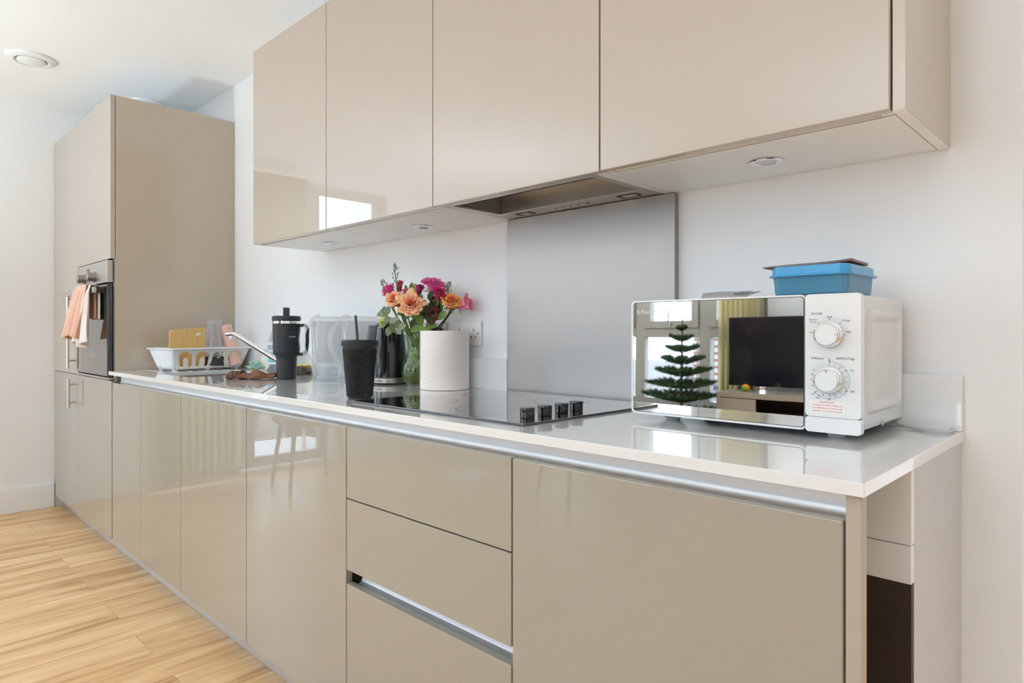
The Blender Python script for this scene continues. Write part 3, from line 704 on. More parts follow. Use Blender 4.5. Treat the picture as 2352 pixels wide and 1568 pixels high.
# white underside boards sit in the carcass: build a slightly proud board per cabinet with a fine seam
for i in (0, 1, 3):
    x0, x1 = ue[i], ue[i + 1]
    box('underside_board', 'carcass', wall_cabs[i], x0 + .002, x1 - .002, YU + .039, -.0016, ZU - .0008, ZU + .0012, .0004, 1)
def under_light(x, y, label, p):
    t = thing('under_cabinet_light', label, 'light', (x, y, ZU - .001), group='round lights under the wall cabinets')
    b = B(); lathe(b, [(.022, 0), (.034, 0), (.0345, -.0015), (.033, -.003), (.026, -.0035), (.0235, -.002), (.022, -.0005), (.022, 0)], 44); obj('trim_ring', b, 'chrome', t)
    b = B(); lathe(b, [(0, 0), (.022, 0), (.022, -.0012), (0, -.0014)], 40); obj('lens', b, 'lamp_off', t)
under_light(-.294, -.153, 'round recessed light under the right-hand wall cabinet, above the microwave', 0)
under_light(-1.488, -.133, 'round recessed light under the wall cabinets just left of the cooker hood', 0)
under_light(-2.082, -.133, 'round recessed light under the leftmost wall cabinet', 0)
# --- integrated cooker hood
t = thing('cooker_hood', 'slim steel cooker hood built in under the wall cabinet above the hob', 'hood', (-.895, -.16, 1.44))
HX0, HX1 = -1.1890, -0.6000; HZ = ZU - .0005
b = B()
rbox(b, HX0 + .022, HX1 - .022, -0.3045, -0.2900, HZ, HZ + .020, .001)                # front bar
rbox(b, HX0 + .022, HX0 + .044, -0.2900, -0.0990, HZ, HZ + .006, .001); rbox(b, HX1 - .044, HX1 - .022, -0.2900, -0.0990, HZ, HZ + .006, .001)
obj('frame', b, 'steel_h', t, world=True)
for q in ((HX0, HX0 + .0205), (HX1 - .0205, HX1)): box('side_board', 'carcass', t, q[0], q[1], YU + .0215, -.002, HZ - .0005, HZ + .16)
b = B(); prism(b, [(-0.3050, HZ + .001), (-0.3060, HZ + .012), (-0.3045, HZ + .034), (-0.2905, HZ + .034), (-0.2905, HZ + .021), (-0.3035, HZ + .021), (-.3035, HZ + .001)], 'x', HX0 + .022, HX1 - .022); obj('pull_edge', b, 'steel_h', t, world=True)
b = B(); rbox(b, HX0 + .022, HX1 - .022, -0.0985, -0.0230, HZ + .0005, HZ + .055, .001); body = obj('rear_body', b, 'steel_h', t, world=True)
b = B(); rbox(b, HX0 + .046, HX1 - .046, -0.2895, -0.0995, HZ + .056, HZ + .060); obj('recess_plate', b, 'steel_h', t, world=True)
for q in ((HX0 + .044, HX0 + .0455), (HX1 - .0455, HX1 - .044)): box('recess_side', 'filter_mesh', t, q[0], q[1], -0.2895, -0.0995, HZ + .007, HZ + .055)
b = B(); rbox(b, HX0 + .046, HX1 - .046, -0.240, -0.236, HZ + .030, HZ + .055); obj('filter_edge', b, 'steel_h', t, world=True)
for lx in (-1.075, -0.700):
    b = B()
    for q in ((-.030, .030, -.0755, -.0735), (-.030, .030, -.0475, -.0455), (-.030, -.028, -.0755, -.0455), (.028, .030, -.0755, -.0455)): rbox(b, lx + q[0], lx + q[1], q[2], q[3], HZ - .0008, HZ + .0006)
    fr = obj('light_frame', b, 'gap', body, world=True)
    box('light_lens', 'lamp_off', body, lx - .016, lx + .016, -.070, -.051, HZ - .0012, HZ + .0006)
b = B(); rbox(b, -.955, -.835, -.068, -.052, HZ - .0010, HZ + .0006); sw = obj('switch_strip', b, 'filter_mesh', body, world=True)
for k in range(4): box('switch_button', 'satin', sw, -.945 + k * .027, -.925 + k * .027, -.065, -.055, HZ - .0028, HZ - .0009, .0005, 1)

# ================================================================== MICROWAVE
MX0, MX1, MY, MZ0, MZ1 = -0.531, -0.068, -0.300, 0.897, 1.1405
t = thing('microwave_oven', 'white microwave oven with mirrored glass door standing at the right end of the worktop', 'microwave', (-.30, -.15, WZ))
b = B()
def body_outline(x0, x1, z0, z1, r):
    return [(x, z) for x, z in rrect(x1 - x0, z1 - z0, r, 5, (x0 + x1) / 2, (z0 + z1) / 2)]
prism(b, body_outline(MX0 + .004, MX1 - .006, MZ0 + .002, MZ1 - .0015, .007), 'y', -.272, -.0215, .002)
cabm = obj('casing', b, 'white_metal', t, world=True)
b = B(); prism(b, body_outline(MX0 + .002, MX1 - .003, MZ0 + .001, MZ1 - .0005, .008), 'y', -.283, -.2725, .001)
obj('front_bezel', b, 'white_metal', t, world=True)
# raised outline pressed into the right side: built as a shallow sunk frame
xs = MX1 - .006
def ring_strip(bm, pts_o, pts_i, xo, xi):
    A = [bm.verts.new((xo, y, z)) for y, z in pts_o]; I = [bm.verts.new((xi, y, z)) for y, z in pts_i]; n = len(A)
    for k in range(n): bm.faces.new([A[k], A[(k + 1) % n], I[(k + 1) % n], I[k]])
b = B()
yc, zc, w_, h_ = -.148, 1.020, .205, .188
ro, r1, r2, r3 = rrect(w_, h_, .016, 5, yc, zc), rrect(w_ - .016, h_ - .016, .012, 5, yc, zc), rrect(w_ - .026, h_ - .026, .010, 5, yc, zc), rrect(w_ - .046, h_ - .046, .006, 5, yc, zc)
ring_strip(b, ro, r1, xs + .0001, xs + .0075); ring_strip(b, r1, r2, xs + .0075, xs + .0075); ring_strip(b, r2, r3, xs + .0075, xs + .0004)
f = [b.verts.new((xs + .0004, y, z)) for y, z in r3]; b.faces.new(f)
obj('pressed_side_panel', b, 'white_metal', t, world=True)
for sy in (-.158,):
    b = B(); ball(b, (0, 0, 0), .0055, 14, 8, (1, 1, .45)); bmesh.ops.rotate(b, verts=b.verts, matrix=Matrix.Rotation(R(90), 3, 'Y')); bmesh.ops.translate(b, verts=b.verts, vec=(xs + .001, sy, .9035)); obj('side_screw', b, 'screw', t, world=True)
# door: white frame with mirrored glass
b = B(); prism(b, body_outline(MX0, -0.1612, MZ0, MZ1, .007), 'y', MY, -.2835, .0015)
dr = obj('door', b, 'white_plastic', t, world=True)
b = B(); prism(b, [(x, z) for x, z in rrect(.3625, .2335, .006, 5, (-0.5255 - 0.1625) / 2 - .0, (MZ0 + MZ1) / 2 + .0005)], 'y', MY - .0012, MY + .002, .0004)
obj('mirrored_glass', b, 'mirror', dr, world=True)
b = B(); prism(b, [(x, z) for x, z in rrect(.3650, .2358, .007, 5, (-0.5255 - 0.1625) / 2, (MZ0 + MZ1) / 2 + .0005)], 'y', MY - .0002, MY + .001)
obj('door_seal', b, 'gap', dr, world=True)
# control panel
b = B(); prism(b, body_outline(-0.1602, MX1, 0.9235, MZ1, .006), 'y', MY, -.2835, .0015)
cp = obj('control_panel', b, 'white_plastic', t, world=True)
b = B(); prism(b, body_outline(-0.1602, MX1, MZ0 - .001, 0.9228, .005), 'y', MY, -.2835, .0015)
obj('door_release_panel', b, 'white_plastic', t, world=True)
KX, K1, K2 = -0.1190, 1.0690, 0.9890
for kz, ang in ((K1, 0), (K2, 90)):
    b = B(); lathe(b, [(.0225, 0), (.0225, .003), (.0205, .004), (.0200, .0135), (.0214, .0145), (.0214, .0165), (.0196, .0175), (.0190, .0165), (0, .0162)], 56)
    bmesh.ops.rotate(b, verts=b.verts, matrix=Matrix.Rotation(R(90), 3, 'X')); bmesh.ops.translate(b, verts=b.verts, vec=(KX, MY, kz))
    kn = obj('dial_knob', b, 'chrome', t, world=True)
    b = B(); lathe(b, [(.0190, .0163), (.0188, .0168), (0, .0170)], 48)
    bmesh.ops.rotate(b, verts=b.verts, matrix=Matrix.Rotation(R(90), 3, 'X')); bmesh.ops.translate(b, verts=b.verts, vec=(KX, MY, kz)); obj('dial_cap', b, 'white_plastic', kn, world=True)
    b = B(); ca, sa = math.cos(R(ang)), math.sin(R(ang))
    rbox(b, .0135, .0180, -.0004, .0004, -.0012, .0012)
    bmesh.ops.rotate(b, verts=b.verts, matrix=Matrix.Rotation(R(-ang), 3, 'Y')); bmesh.ops.translate(b, verts=b.verts, vec=(KX, MY - .0171, kz)); obj('pointer', b, 'satin', kn, world=True, smooth=False)
b = B(); yI = MY - .0001
def dot(bm, x, z, r=.0009, n=12):
    bm.faces.new([bm.verts.new((x + r * math.cos(2 * PI * k / n), yI - .0001, z + r * math.sin(2 * PI * k / n))) for k in range(n)])
for a in (180, 132, 90, 48, 0): dot(b, KX + .0265 * math.cos(R(a)), K1 + .0265 * math.sin(R(a)))
mins = {0: 90, 1: 72, 2: 52, 3: 33, 4: 14, 5: -5, 6: -26, 7: -48, 8: -70, 9: -90, 10: -112, 15: -135, 20: -157, 25: -178, 30: 163, 35: 146}
for k, a in mins.items(): dot(b, KX + .0258 * math.cos(R(a)), K2 + .0258 * math.sin(R(a)), .0007)
for a in (90, 33, -33, -90, -123, -137): dot(b, KX + .0330 * math.cos(R(a)), K2 + .0330 * math.sin(R(a)), .0011)
n = 64
for k in range(n):
    a0, a1 = R(90 - 227 * k / n), R(90 - 227 * (k + 1) / n); q = [b.verts.new((KX + r_ * math.cos(a), yI - .0001, K2 + r_ * math.sin(a))) for r_, a in ((.0328, a0), (.0328, a1), (.0332, a1), (.0332, a0))]; b.faces.new(q)
obj('dial_scale', b, 'ink', cp, world=True, smooth=False)
ox, oy, oz = -.30, -.15, WZ
def TI(s, x, z, size, al='CENTER', y=MY - .0002): return (s, x - ox, y - oy, z - oz, size, al)
it = [TI('POWER', -.1500, 1.1055, .0056, 'LEFT'), TI('Med', KX, K1 + .0305, .0048), TI('M.High', KX + .0215, K1 + .0240, .0045, 'LEFT'), TI('High', KX + .0270, K1 + .0045, .0045, 'LEFT'), TI('Low', KX - .0260, K1 + .0035, .0045, 'RIGHT'),
      TI('Defrost/', KX - .0205, K1 + .0262, .0042, 'RIGHT'), TI('M.Low', KX - .0215, K1 + .0218, .0042, 'RIGHT'),
      TI('TIME(min)', -.1505, 1.0265, .0052, 'LEFT'), TI('DEFROST(kg)', -.0780, 1.0270, .0052, 'RIGHT'),
      TI('0', KX, K2 + .0362, .0052), TI('0.2', KX + .0345, K2 + .0180, .0050, 'LEFT'), TI('0.4', KX + .0345, K2 - .0180, .0050, 'LEFT'), TI('0.6', KX, K2 - .0365, .0050), TI('0.8', KX - .0200, K2 - .0322, .0050), TI('1.0', KX - .0285, K2 - .0262, .0050)]
for k, a in mins.items():
    rr_ = .0292; it.append(TI(str(k), KX + rr_ * math.cos(R(a)) if k < 15 else KX + (rr_ + .0015) * math.cos(R(a)), K2 + rr_ * math.sin(R(a)), .0036))
texts('dial_lettering', it, 'ink', cp, 0.00005)
st = B(); rbox(st, -.1535, -.0915, MY - .0003, MY + .0003, .9300, .9530); st = obj('warning_sticker', st, 'label_paper', cp, world=True, smooth=False)
texts('warning_text', [TI('Important note:', -.1225, .9500, .0041, 'CENTER', MY - .0005), TI('To cook for less than 2 minutes, turn', -.1225, .9445, .0035, 'CENTER', MY - .0005), TI('the TIMER dial past 2 minutes and', -.1225, .9392, .0035, 'CENTER', MY - .0005), TI('then return it to the time required.', -.1225, .9339, .0035, 'CENTER', MY - .0005)], 'red_ink', st, 0.00005)
texts('door_brand_lettering', [TI('Russell Hobbs', -.5055, 1.1160, .0135, 'LEFT', MY - .0014)], 'grey_ink', dr, 0.0001)
b = B()
for rr_ in (.0052, .0036, .0020):
    n = 28
    for k in range(n):
        a0, a1 = 2 * PI * k / n, 2 * PI * (k + 1) / n; b.faces.new([b.verts.new((-.5125 + q * math.cos(a) * .8, MY - .0015, 1.1162 + q * math.sin(a))) for q, a in ((rr_, a0), (rr_, a1), (rr_ - .0008, a1), (rr_ - .0008, a0))])
obj('door_emblem', b, 'grey_ink', dr, world=True, smooth=False)
for fx, fy in ((-.46, -.245), (-.125, -.245), (-.46, -.06), (-.125, -.06)):
    b = B(); lathe(b, [(0, WZ + .0003), (.014, WZ + .0003), (.015, WZ + .004), (.020, WZ + .007), (.030, MZ0 + .003), (0, MZ0 + .003)], 28, fx, fy); obj('foot', b, 'black_plastic' if fy > -.1 else 'cable', t, world=True)
b = B(); rbox(b, -.2, -.12, -.0215, -.0200, 1.00, 1.06); obj('rear_spacer', b, 'black_plastic', t, world=True)
# power cable behind it
b = B(); tube(b, smooth_path([(-.10, -.03, WZ + .012), (-.055, -.045, WZ + .0045), (-.02, -.075, WZ + .0042), (.004, -.075, WZ + .0042), (.016, -.05, WZ + .0042), (.012, -.03, WZ + .0042)]), .0034, 10)
o = obj('power_cable', b, 'cable', loc=(-.02, -.05, WZ), world=True); tag(o, 'short pale cable curling on the worktop behind the microwave', 'cable')

# --- lunch box with a booklet, and a folded leaflet, on the microwave
TZ = MZ1 + .0002
t = thing('lunch_box', 'blue translucent plastic lunch box with lid on top of the microwave', 'box', (-.162, -.2055, TZ))
def rr3(w, h, r, z, cx=0, cy=0): return [(x, y, z) for x, y in rrect(w, h, r, 7, cx, cy)]
b = B(); LW, LD = .136, .160
loft(b, [rr3(LW - .012, LD - .012, .012, .0005), rr3(LW - .006, LD - .006, .016, .003), rr3(LW, LD, .018, .038), rr3(LW - .004, LD - .004, .016, .038), rr3(LW - .010, LD - .010, .014, .004)])
obj('tub', b, 'blue_tub', t)
b = B(); loft(b, [rr3(LW + .012, LD + .012, .024, .0345), rr3(LW + .015, LD + .015, .025, .0360), rr3(LW + .015, LD + .015, .025, .0375), rr3(LW + .004, LD + .004, .020, .0390), rr3(LW + .002, LD + .002, .020, .0525), rr3(LW - .006, LD - .006, .018, .0545), rr3(LW - .022, LD - .022, .014, .0545), rr3(LW - .030, LD - .030, .012, .0515)])
obj('lid', b, 'blue_lid', t)
b = B(); loft(b, [[(-LW / 2 - .019, -.02, .0350), (-LW / 2 - .019, .02, .0350), (-LW / 2 - .004, .024, .0350), (-LW / 2 - .004, -.024, .0350)], [(-LW / 2 - .019, -.02, .0368), (-LW / 2 - .019, .02, .0368), (-LW / 2 - .004, .024, .0368), (-LW / 2 - .004, -.024, .0368)]]); obj('lid_tab', b, 'blue_lid', t)
t = thing('booklet', 'dark curling booklet lying on the lid of the blue lunch box', 'booklet', (-.176, -.205, TZ + .0547), R(3))
def bk(off, th, z0, curl, n=24):
    b = B(); g = []
    def f(u, v):
        x = -.078 + .156 * u; return (x, -.062 + .124 * v, z0 + curl * (u - .15) ** 2 * (1 if u > .15 else .4) + .0015 * math.sin(u * 5))
    sheet(b, f, n, 4); return b
o1 = obj('cover', bk(0, 0, .0022, .0105), 'booklet_dark', t, solid=.0005); o2 = obj('inner_pages', bk(0, 0, .0012, .0095), 'page', t, solid=.0006); o3 = obj('back_cover', bk(0, 0, .0002, .0088), 'booklet_red', t, solid=.0005)
t = thing('leaflet', 'folded grey leaflet lying open on the left of the microwave top', 'leaflet', (-.345, -.205, TZ), R(-2))
b = B(); sheet(b, lambda u, v: (-.050 + .100 * u, -.045 + .085 * v, .0006 + .0006 * math.sin(u * 3)), 16, 3); lf = obj('lower_leaf', b, 'leaflet', t, solid=.0004)
b = B(); sheet(b, lambda u, v: (-.045 + .095 * u - .040 * v * (1 - u), -.045 + .075 * v, .0016 + .0165 * v ** .8 + .0015 * math.sin(u * 5)), 18, 6); uf = obj('upper_leaf', b, 'leaflet', t, solid=.0004)
b = B()
for q, (ux, w_) in enumerate(((.012, .006), (.020, .004), (.026, .009), (.037, .004))):
    for r_ in range(2):
        v0, v1 = .35 + r_ * .28, .50 + r_ * .28
        P = lambda u_, v_: (u_, -.045 + .075 * v_, .0016 + .0165 * v_ ** .8 + .0024)
        b.faces.new([b.verts.new(P(ux, v0)), b.verts.new(P(ux + w_, v0)), b.verts.new(P(ux + w_, v1)), b.verts.new(P(ux, v1))])
obj('printed_block', b, 'ink', uf, smooth=False)

# ================================================================== THINGS ON THE WORKTOP
# --- dish rack
def dish_rack():
    # local frame: x across the short side, y along the long side, origin at the footprint centre
    root = thing('dish_rack', 'white plastic dish rack with arched side slots, beside the sink', 'rack', (-3.172, -.240, WZ), R(6))
    w, l, h = .160, .352, .108
    fw, fl = .248, .402
    def sect(k, th=0.0):
        z = .010 + (h - .010) * k; return (w + (fw - w) * k - 2 * th) / 2, (l + (fl - l) * k - 2 * th) / 2, z
    z0 = .010
    # floor
    b = B(); loft(b, [rr3(w, l, .02, z0), rr3(w + .006, l + .006, .02, z0 + .003)]); obj('base_tray', b, 'warm_white_plastic', root)
    # end walls (ribbed) and plain back wall as sloped quads with thickness
    def wall_quad(p00, p10, p11, p01, nu, nv, fn):
        b = B(); P = [Vector(p) for p in (p00, p10, p11, p01)]
        def f(u, v):
            p = (P[0] * (1 - u) + P[1] * u) * (1 - v) + (P[3] * (1 - u) + P[2] * u) * v
            return p + fn(u, v)
        sheet(b, f, nu, nv); return b
    hw0, hl0, _ = sect(0); hw1, hl1, zt = sect(1)
    c = .016
    for s in (-1, 1):
        b = wall_quad((-hw0 + c, s * hl0, z0), (hw0 - c, s * hl0, z0), (hw1 - c, s * hl1, zt), (-hw1 + c, s * hl1, zt), 96, 6, lambda u, v: Vector((0, s * .0011 * (1 if math.sin(u * 2 * PI * 24) > 0 else -1) * (1 if .04 < v < .93 else 0), 0)))
        obj('ribbed_end', b, 'white_plastic' if s < 0 else 'warm_white_plastic', root, solid=.002)
    # rounded corners
    for sx in (-1, 1):
        for sy in (-1, 1):
            def f(u, v, sx=sx, sy=sy):
                a = u * PI / 2; k = v; hx = hw0 + (hw1 - hw0) * k; hy = hl0 + (hl1 - hl0) * k
                return (sx * (hx - c + c * math.sin(a)), sy * (hy - c + c * math.cos(a)), z0 + (zt - z0) * k)
            b = B(); sheet(b, f, 8, 4); obj('corner', b, 'white_plastic', root, solid=.002)
    # long sides with arched openings: outline with holes made by strips
    def side(s):
        b = B(); npl = 4; L0, L1 = hl0 - c, hl1 - c
        yr = [-.105 + .0625 * k for k in range(5)]
        def place(yn, zn):
            # yn in metres along at mid slope; zn 0..1
            k = zn; return Vector((s * (hw0 + (hw1 - hw0) * k), yn * (1 + .18 * k), z0 + (zt - z0) * k))
        N = 22; W = .2; openings = [(-.113 + .0745 * i, .0290) for i in range(4)]
        def inside(y, k):
            for cy, hw in openings:
                if abs(y - cy) < hw:
                    top = .62 + .24 * math.sqrt(max(0, 1 - ((y - cy) / hw) ** 2)); bot = .10 + .05 * (abs(y - cy) / hw) ** 3
                    if bot < k < top:
                        # tongue standing in the middle of the slot
                        if abs(y - cy) < .0115:
                            tt = .42 + .14 * math.sqrt(max(0, 1 - ((y - cy) / .0115) ** 2))
                            if k < tt: return False
                        return True
            return False
        ny, nk = 300, 60; ym = (L0)
        vs = {}
        def V(i, j):
            if (i, j) not in vs:
                y = -ym + 2 * ym * i / ny; vs[(i, j)] = b.verts.new(place(y, j / nk))
            return vs[(i, j)]
        for i in range(ny):
            for j in range(nk):
                y = -ym + 2 * ym * (i + .5) / ny
                if inside(y, (j + .5) / nk): continue
                b.faces.new([V(i, j), V(i + 1, j), V(i + 1, j + 1), V(i, j + 1)])
        return b
    obj('slotted_side', side(1), 'warm_white_plastic', root, solid=.0026, smooth=True, wnorm=False); obj('slotted_side', side(-1), 'warm_white_plastic', root, solid=.0026, wnorm=False)
    # rim
    b = B(); A = rr3(fw + .002, fl + .002, .018, zt); 
    loft(b, [rr3(fw - .004, fl - .004, .017, zt - .001), rr3(fw + .018, fl + .018, .022, zt - .004), rr3(fw + .022, fl + .022, .022, zt - .001), rr3(fw + .018, fl + .018, .022, zt + .003), rr3(fw + .002, fl + .002, .018, zt + .0045), rr3(fw - .006, fl - .006, .016, zt + .002), rr3(fw - .004, fl - .004, .017, zt - .001)], False, False)
    obj('rim', b, 'white_plastic', root)
    for fx, fy in ((-.060, -.160), (.066, -.157), (.066, .0), (.066, .155), (-.060, .155)):
        b = B(); lathe(b, [(0, .0003), (.008, .0003), (.013, .004), (.016, .0115), (0, .0115)], 20, fx, fy); obj('foot', b, 'white_plastic', root)
    # plate prongs inside
    for yy in (-.02, .02, .06):
        b = B(); rbox(b, -.055, .055, yy - .002, yy + .002, z0 + .002, z0 + .040, .001, 1); obj('plate_divider', b, 'warm_white_plastic', root)
dish_rack()
# chopping board leaning in the rack
t = thing('chopping_board', 'small bamboo chopping board with an oval hole, leaning in the dish rack', 'board', (-3.110, -.325, WZ + .0165), R(86))
b = B(); prism(b, [(x, z) for x, z in rrect(.162, .188, .012, 6, 0, .096)], 'y', -.008, .008, .003)
for v in b.verts:
    v.co.z += (v.co.x) * .10 * (1 if v.co.z > .1 else 0)
bd = obj('board', b, 'bamboo', t)
b = B(); prism(b, [(.048 + .012 * math.cos(2 * PI * k / 24), .162 + .0065 * math.sin(2 * PI * k / 24) + .003 * math.cos(2 * PI * k / 24)) for k in range(24)], 'y', -.0083, .0083); obj('hanging_hole', b, 'page', bd, smooth=False)
# clear wide-mouth bottle upside... standing tilted in the rack
t = thing('clear_drinks_bottle', 'smoky clear plastic bottle tilted in the dish rack behind the chopping board', 'bottle', (-3.110, -.195, WZ + .020), 0)
t.rotation_euler = (R(-6), R(-6), R(30))
b = B(); lathe(b, [(0, .002), (.036, .002), (.042, .008), (.0435, .13), (.0435, .160), (.041, .185), (.037, .195), (.037, .232), (.0355, .232), (.0355, .196), (.039, .184), (.0415, .160), (.0412, .010), (.035, .005), (0, .005)], 40); bt = obj('bottle_body', b, 'bottle_clear', t)
b = B(); lathe(b, [(.0372, .200), (.0400, .202), (.0400, .206), (.0372, .208)], 40); obj('neck_ring', b, 'bottle_clear', t)
b = B(); lathe(b, [(0, -.003), (.043, -.003), (.0445, 0), (.0445, .042), (.0438, .043), (.0438, .001), (0, .001)], 40); obj('dark_base', b, 'charcoal', t)
t = thing('pink_beaker', 'matt pink beaker turned upside down in the dish rack near the tap', 'cup', (-3.085, -.095, WZ + .022), 0)
t.rotation_euler = (R(2), R(-15), R(44))
b = B(); lathe(b, [(.0310, 0), (.0320, .002), (.0300, .11), (.0285, .202), (.0260, .209), (0, .210), (0, .207), (.025, .206), (.0272, .200), (.0290, .11), (.0305, 0)], 40); obj('beaker_wall', b, 'pink_cup', t)
# --- tap
t = thing('kitchen_tap', 'chrome mixer tap with an angled straight spout over the sink', 'tap', (-2.585, -.092, WZ), 0)
b = B(); lathe(b, [(0, 0), (.026, 0), (.027, .004), (.023, .008), (.022, .05), (.0215, .060), (0, .062)], 40); obj('tap_body', b, 'chrome', t)
b = B(); p0, p1 = Vector((0, 0, .045)), Vector((-2.765 + 2.585, -.232 + .092, .178)); dirv = (p1 - p0).normalized()
tube(b, [p0, p0 + (p1 - p0) * .35, p0 + (p1 - p0) * .7, p1, p1 + Vector((-.010, -.008, .004)), p1 + Vector((-.036, -.028, .001))], [.0145, .0138, .0130, .0122, .0124, .0118], 18, flat=(1.0, .80)); obj('spout', b, 'chrome', t)
b = B(); lathe(b, [(0, -.010), (.0085, -.010), (.0095, -.008), (.0095, .006), (0, .006)], 24, p1.x - .016, p1.y - .0125, p1.z - .014); obj('aerator', b, 'chrome', t)
b = B(); tube(b, [(0, 0, .058), (.004, .003, .075), (.04, .03, .088), (.075, .052, .098)], [.016, .014, .008, .006], 14); obj('lever', b, 'chrome', t)
# --- washing-up liquid bottle
t = thing('washing_up_bottle', 'clear washing-up liquid bottle with white and blue label, behind the black flask', 'bottle', (-2.705, -.062, WZ), R(40))
b = B()
def er(w, d, z, n=36): return [(w * math.cos(2 * PI * k / n), d * math.sin(2 * PI * k / n), z) for k in range(n)]
loft(b, [er(.030, .020, .0005), er(.038, .026, .006), er(.039, .027, .08), er(.038, .026, .12), er(.037, .025, .145), er(.030, .021, .172), er(.020, .016, .198), er(.0125, .0125, .214), er(.0120, .0120, .222)]); obj('bottle_body', b, 'detergent', t)
b = B(); lathe(b, [(0, .222), (.014, .222), (.0140, .236), (.0110, .240), (.006, .248), (0, .248)], 28); obj('cap', b, 'turq', t)
def lab(z0, z1, m, name, k=1.02):
    b = B(); n = 40
    def f(u, v):
        a = R(-178) + R(356) * u; return (.0393 * k * math.cos(a), .0272 * k * math.sin(a), z0 + (z1 - z0) * v)
    sheet(b, f, n, 1); return obj(name, b, m, t)
lb = lab(.036, .142, 'label_white', 'label'); l2 = lab(.046, .092, 'label_blue', 'label_blue_panel', 1.03)
def wrap_text(name, s, size, z, m, parent, ang0, rx, ry, per):
    out = B(); a = ang0
    for ch in s:
        cu = bpy.data.curves.new('lettering', 'FONT'); cu.body = ch; cu.size = size; cu.extrude = .0001; cu.align_x = 'CENTER'; cu.resolution_u = 3
        o = bpy.data.objects.new('lettering', cu); COL.objects.link(o); dg = bpy.context.evaluated_depsgraph_get(); me = bpy.data.meshes.new_from_object(o.evaluated_get(dg)); bpy.data.objects.remove(o); bpy.data.curves.remove(cu)
        tb = B(); tb.from_mesh(me); bpy.data.meshes.remove(me)
        ar = R(a); mtx = Matrix.Translation((rx * math.cos(ar), ry * math.sin(ar), z)) @ Matrix.Rotation(ar + PI / 2, 4, 'Z') @ Matrix.Rotation(R(90), 4, 'X')
        bmesh.ops.transform(tb, matrix=mtx, verts=tb.verts); m2 = bpy.data.meshes.new('t'); tb.to_mesh(m2); tb.free(); out.from_mesh(m2); bpy.data.meshes.remove(m2); a += per
    return obj(name, out, m, parent, smooth=False)
wrap_text('label_lettering', 'TESCO', .026, .108, 'ink_blue', lb, -178, .0408, .0288, 21)
# --- black flask
t = thing('insulated_flask', 'tall matt black insulated flask with handle and upright straw lid', 'flask', (-2.205, -.262, WZ), R(44.4))
b = B(); lathe(b, [(0, 0), (.0345, 0), (.0368, .003), (.0375, .006), (.0400, .083), (.0405, .090), (.0500, .104), (.0515, .110), (.0535, .222), (0, .222)], 56); obj('flask_body', b, 'black_matte', t)
b = B(); lathe(b, [(.0525, .2225), (.0530, .2232), (.0530, .2330), (.0522, .2338), (0, .2338), (0, .2225)], 56); obj('steel_band', b, 'chrome', t)
b = B(); lathe(b, [(.0540, .2345), (.0555, .2365), (.0555, .2480), (.0535, .2525), (.0500, .2540), (0, .2540), (0, .2345)], 56); ld = obj('lid', b, 'black_matte', t)
b = B(); rbox(b, -.012, .011, -.010, .010, .2530, .2880, .004, 2); obj('straw_spout', b, 'black_matte', ld)
b = B(); hp = [(.045, 0, .215), (.072, 0, .216), (.084, 0, .206), (.084, 0, .180), (.083, 0, .140), (.078, 0, .110), (.068, 0, .102), (.045, 0, .100)]
tube(b, smooth_path(hp, 5), .0085, 12, flat=(1.35, .75)); obj('handle', b, 'black_matte', t)
wrap_text('side_lettering', 'AVANT', .0085, .168, 'grey_ink', t, -58, .0527, .0527, 6.4)
# --- brown cloths
t = thing('cleaning_cloth', 'crumpled brown cleaning cloth on the worktop left of the black flask', 'cloth', (-2.300, -.330, WZ), R(38))
def cl(u, v):
    x = -.080 + .150 * u; y = -.045 + .09 * v; e = math.sin(PI * min(1, max(0, v))) ** .5 * math.sin(PI * min(1, .12 + u * .8)) ** .5
    z = .004 + e * (.020 + .008 * math.sin(u * 11 + v * 5) + .005 * math.sin(v * 19 + u * 4)); return (x + .006 * math.sin(v * 9), y + .008 * math.sin(u * 8), z)
b = B(); g = sheet(b, cl, 44, 24); bmesh.ops.solidify(b, geom=b.faces[:], thickness=.0001) if False else None
b2 = B(); sheet(b2, cl, 44, 24)
obj('flat_part', b, 'cloth_brown', t, solid=.004, wnorm=False); b2.free()
b = B()
def rolln(u, v):
    a = -PI * .05 + 2 * PI * .97 * v; r = .0145 + .004 * math.sin(a * 2 + u * 4) + .002 * math.sin(u * 20); 
    return (-.105 + .042 * u + .006 * math.cos(a), -.035 + .075 * u * .4 + 1.5 * r * math.cos(a), .0155 + r * .92 * math.sin(a))
sheet(b, rolln, 20, 36); obj('rolled_edge', b, 'cloth_brown_grey', t, solid=.003, wnorm=False)
# --- mint artificial succulent
t = thing('artificial_succulent', 'small mint green artificial succulent rosette behind the brown cloth', 'plant', (-2.880, -.088, WZ), 0)
b = B()
def fat_leaf(bm, base, d, L, W, T):
    d = Vector(d).normalized(); s = d.cross(Vector((0, 0, 1))); s = s.normalized() if s.length > .01 else Vector((1, 0, 0)); n_ = s.cross(d)
    rings = []
    for k in range(9):
        q = k / 8; w = W * (math.sin(PI * (q ** .75) * .96 + .10)) + .0006; 
        c_ = Vector(base) + d * L * q + n_ * (L * .18 * q * q)
        rings.append([c_ + s * (w * math.cos(2 * PI * i / 12)) + n_ * (T * w / W * math.sin(2 * PI * i / 12)) for i in range(12)])
    loft(bm, rings)
rnd = random.Random(5)
for k in range(19):
    el = R([-2, 10, 30, 55][k % 4] + rnd.uniform(-4, 4)); az = k * 2.39996; L = .056 - .005 * (k % 4)
    b = B(); fat_leaf(b, (0, 0, .013), (math.cos(el) * math.cos(az), math.cos(el) * math.sin(az), math.sin(el)), L, .0115, .0070); obj('fleshy_leaf', b, 'mint', t)
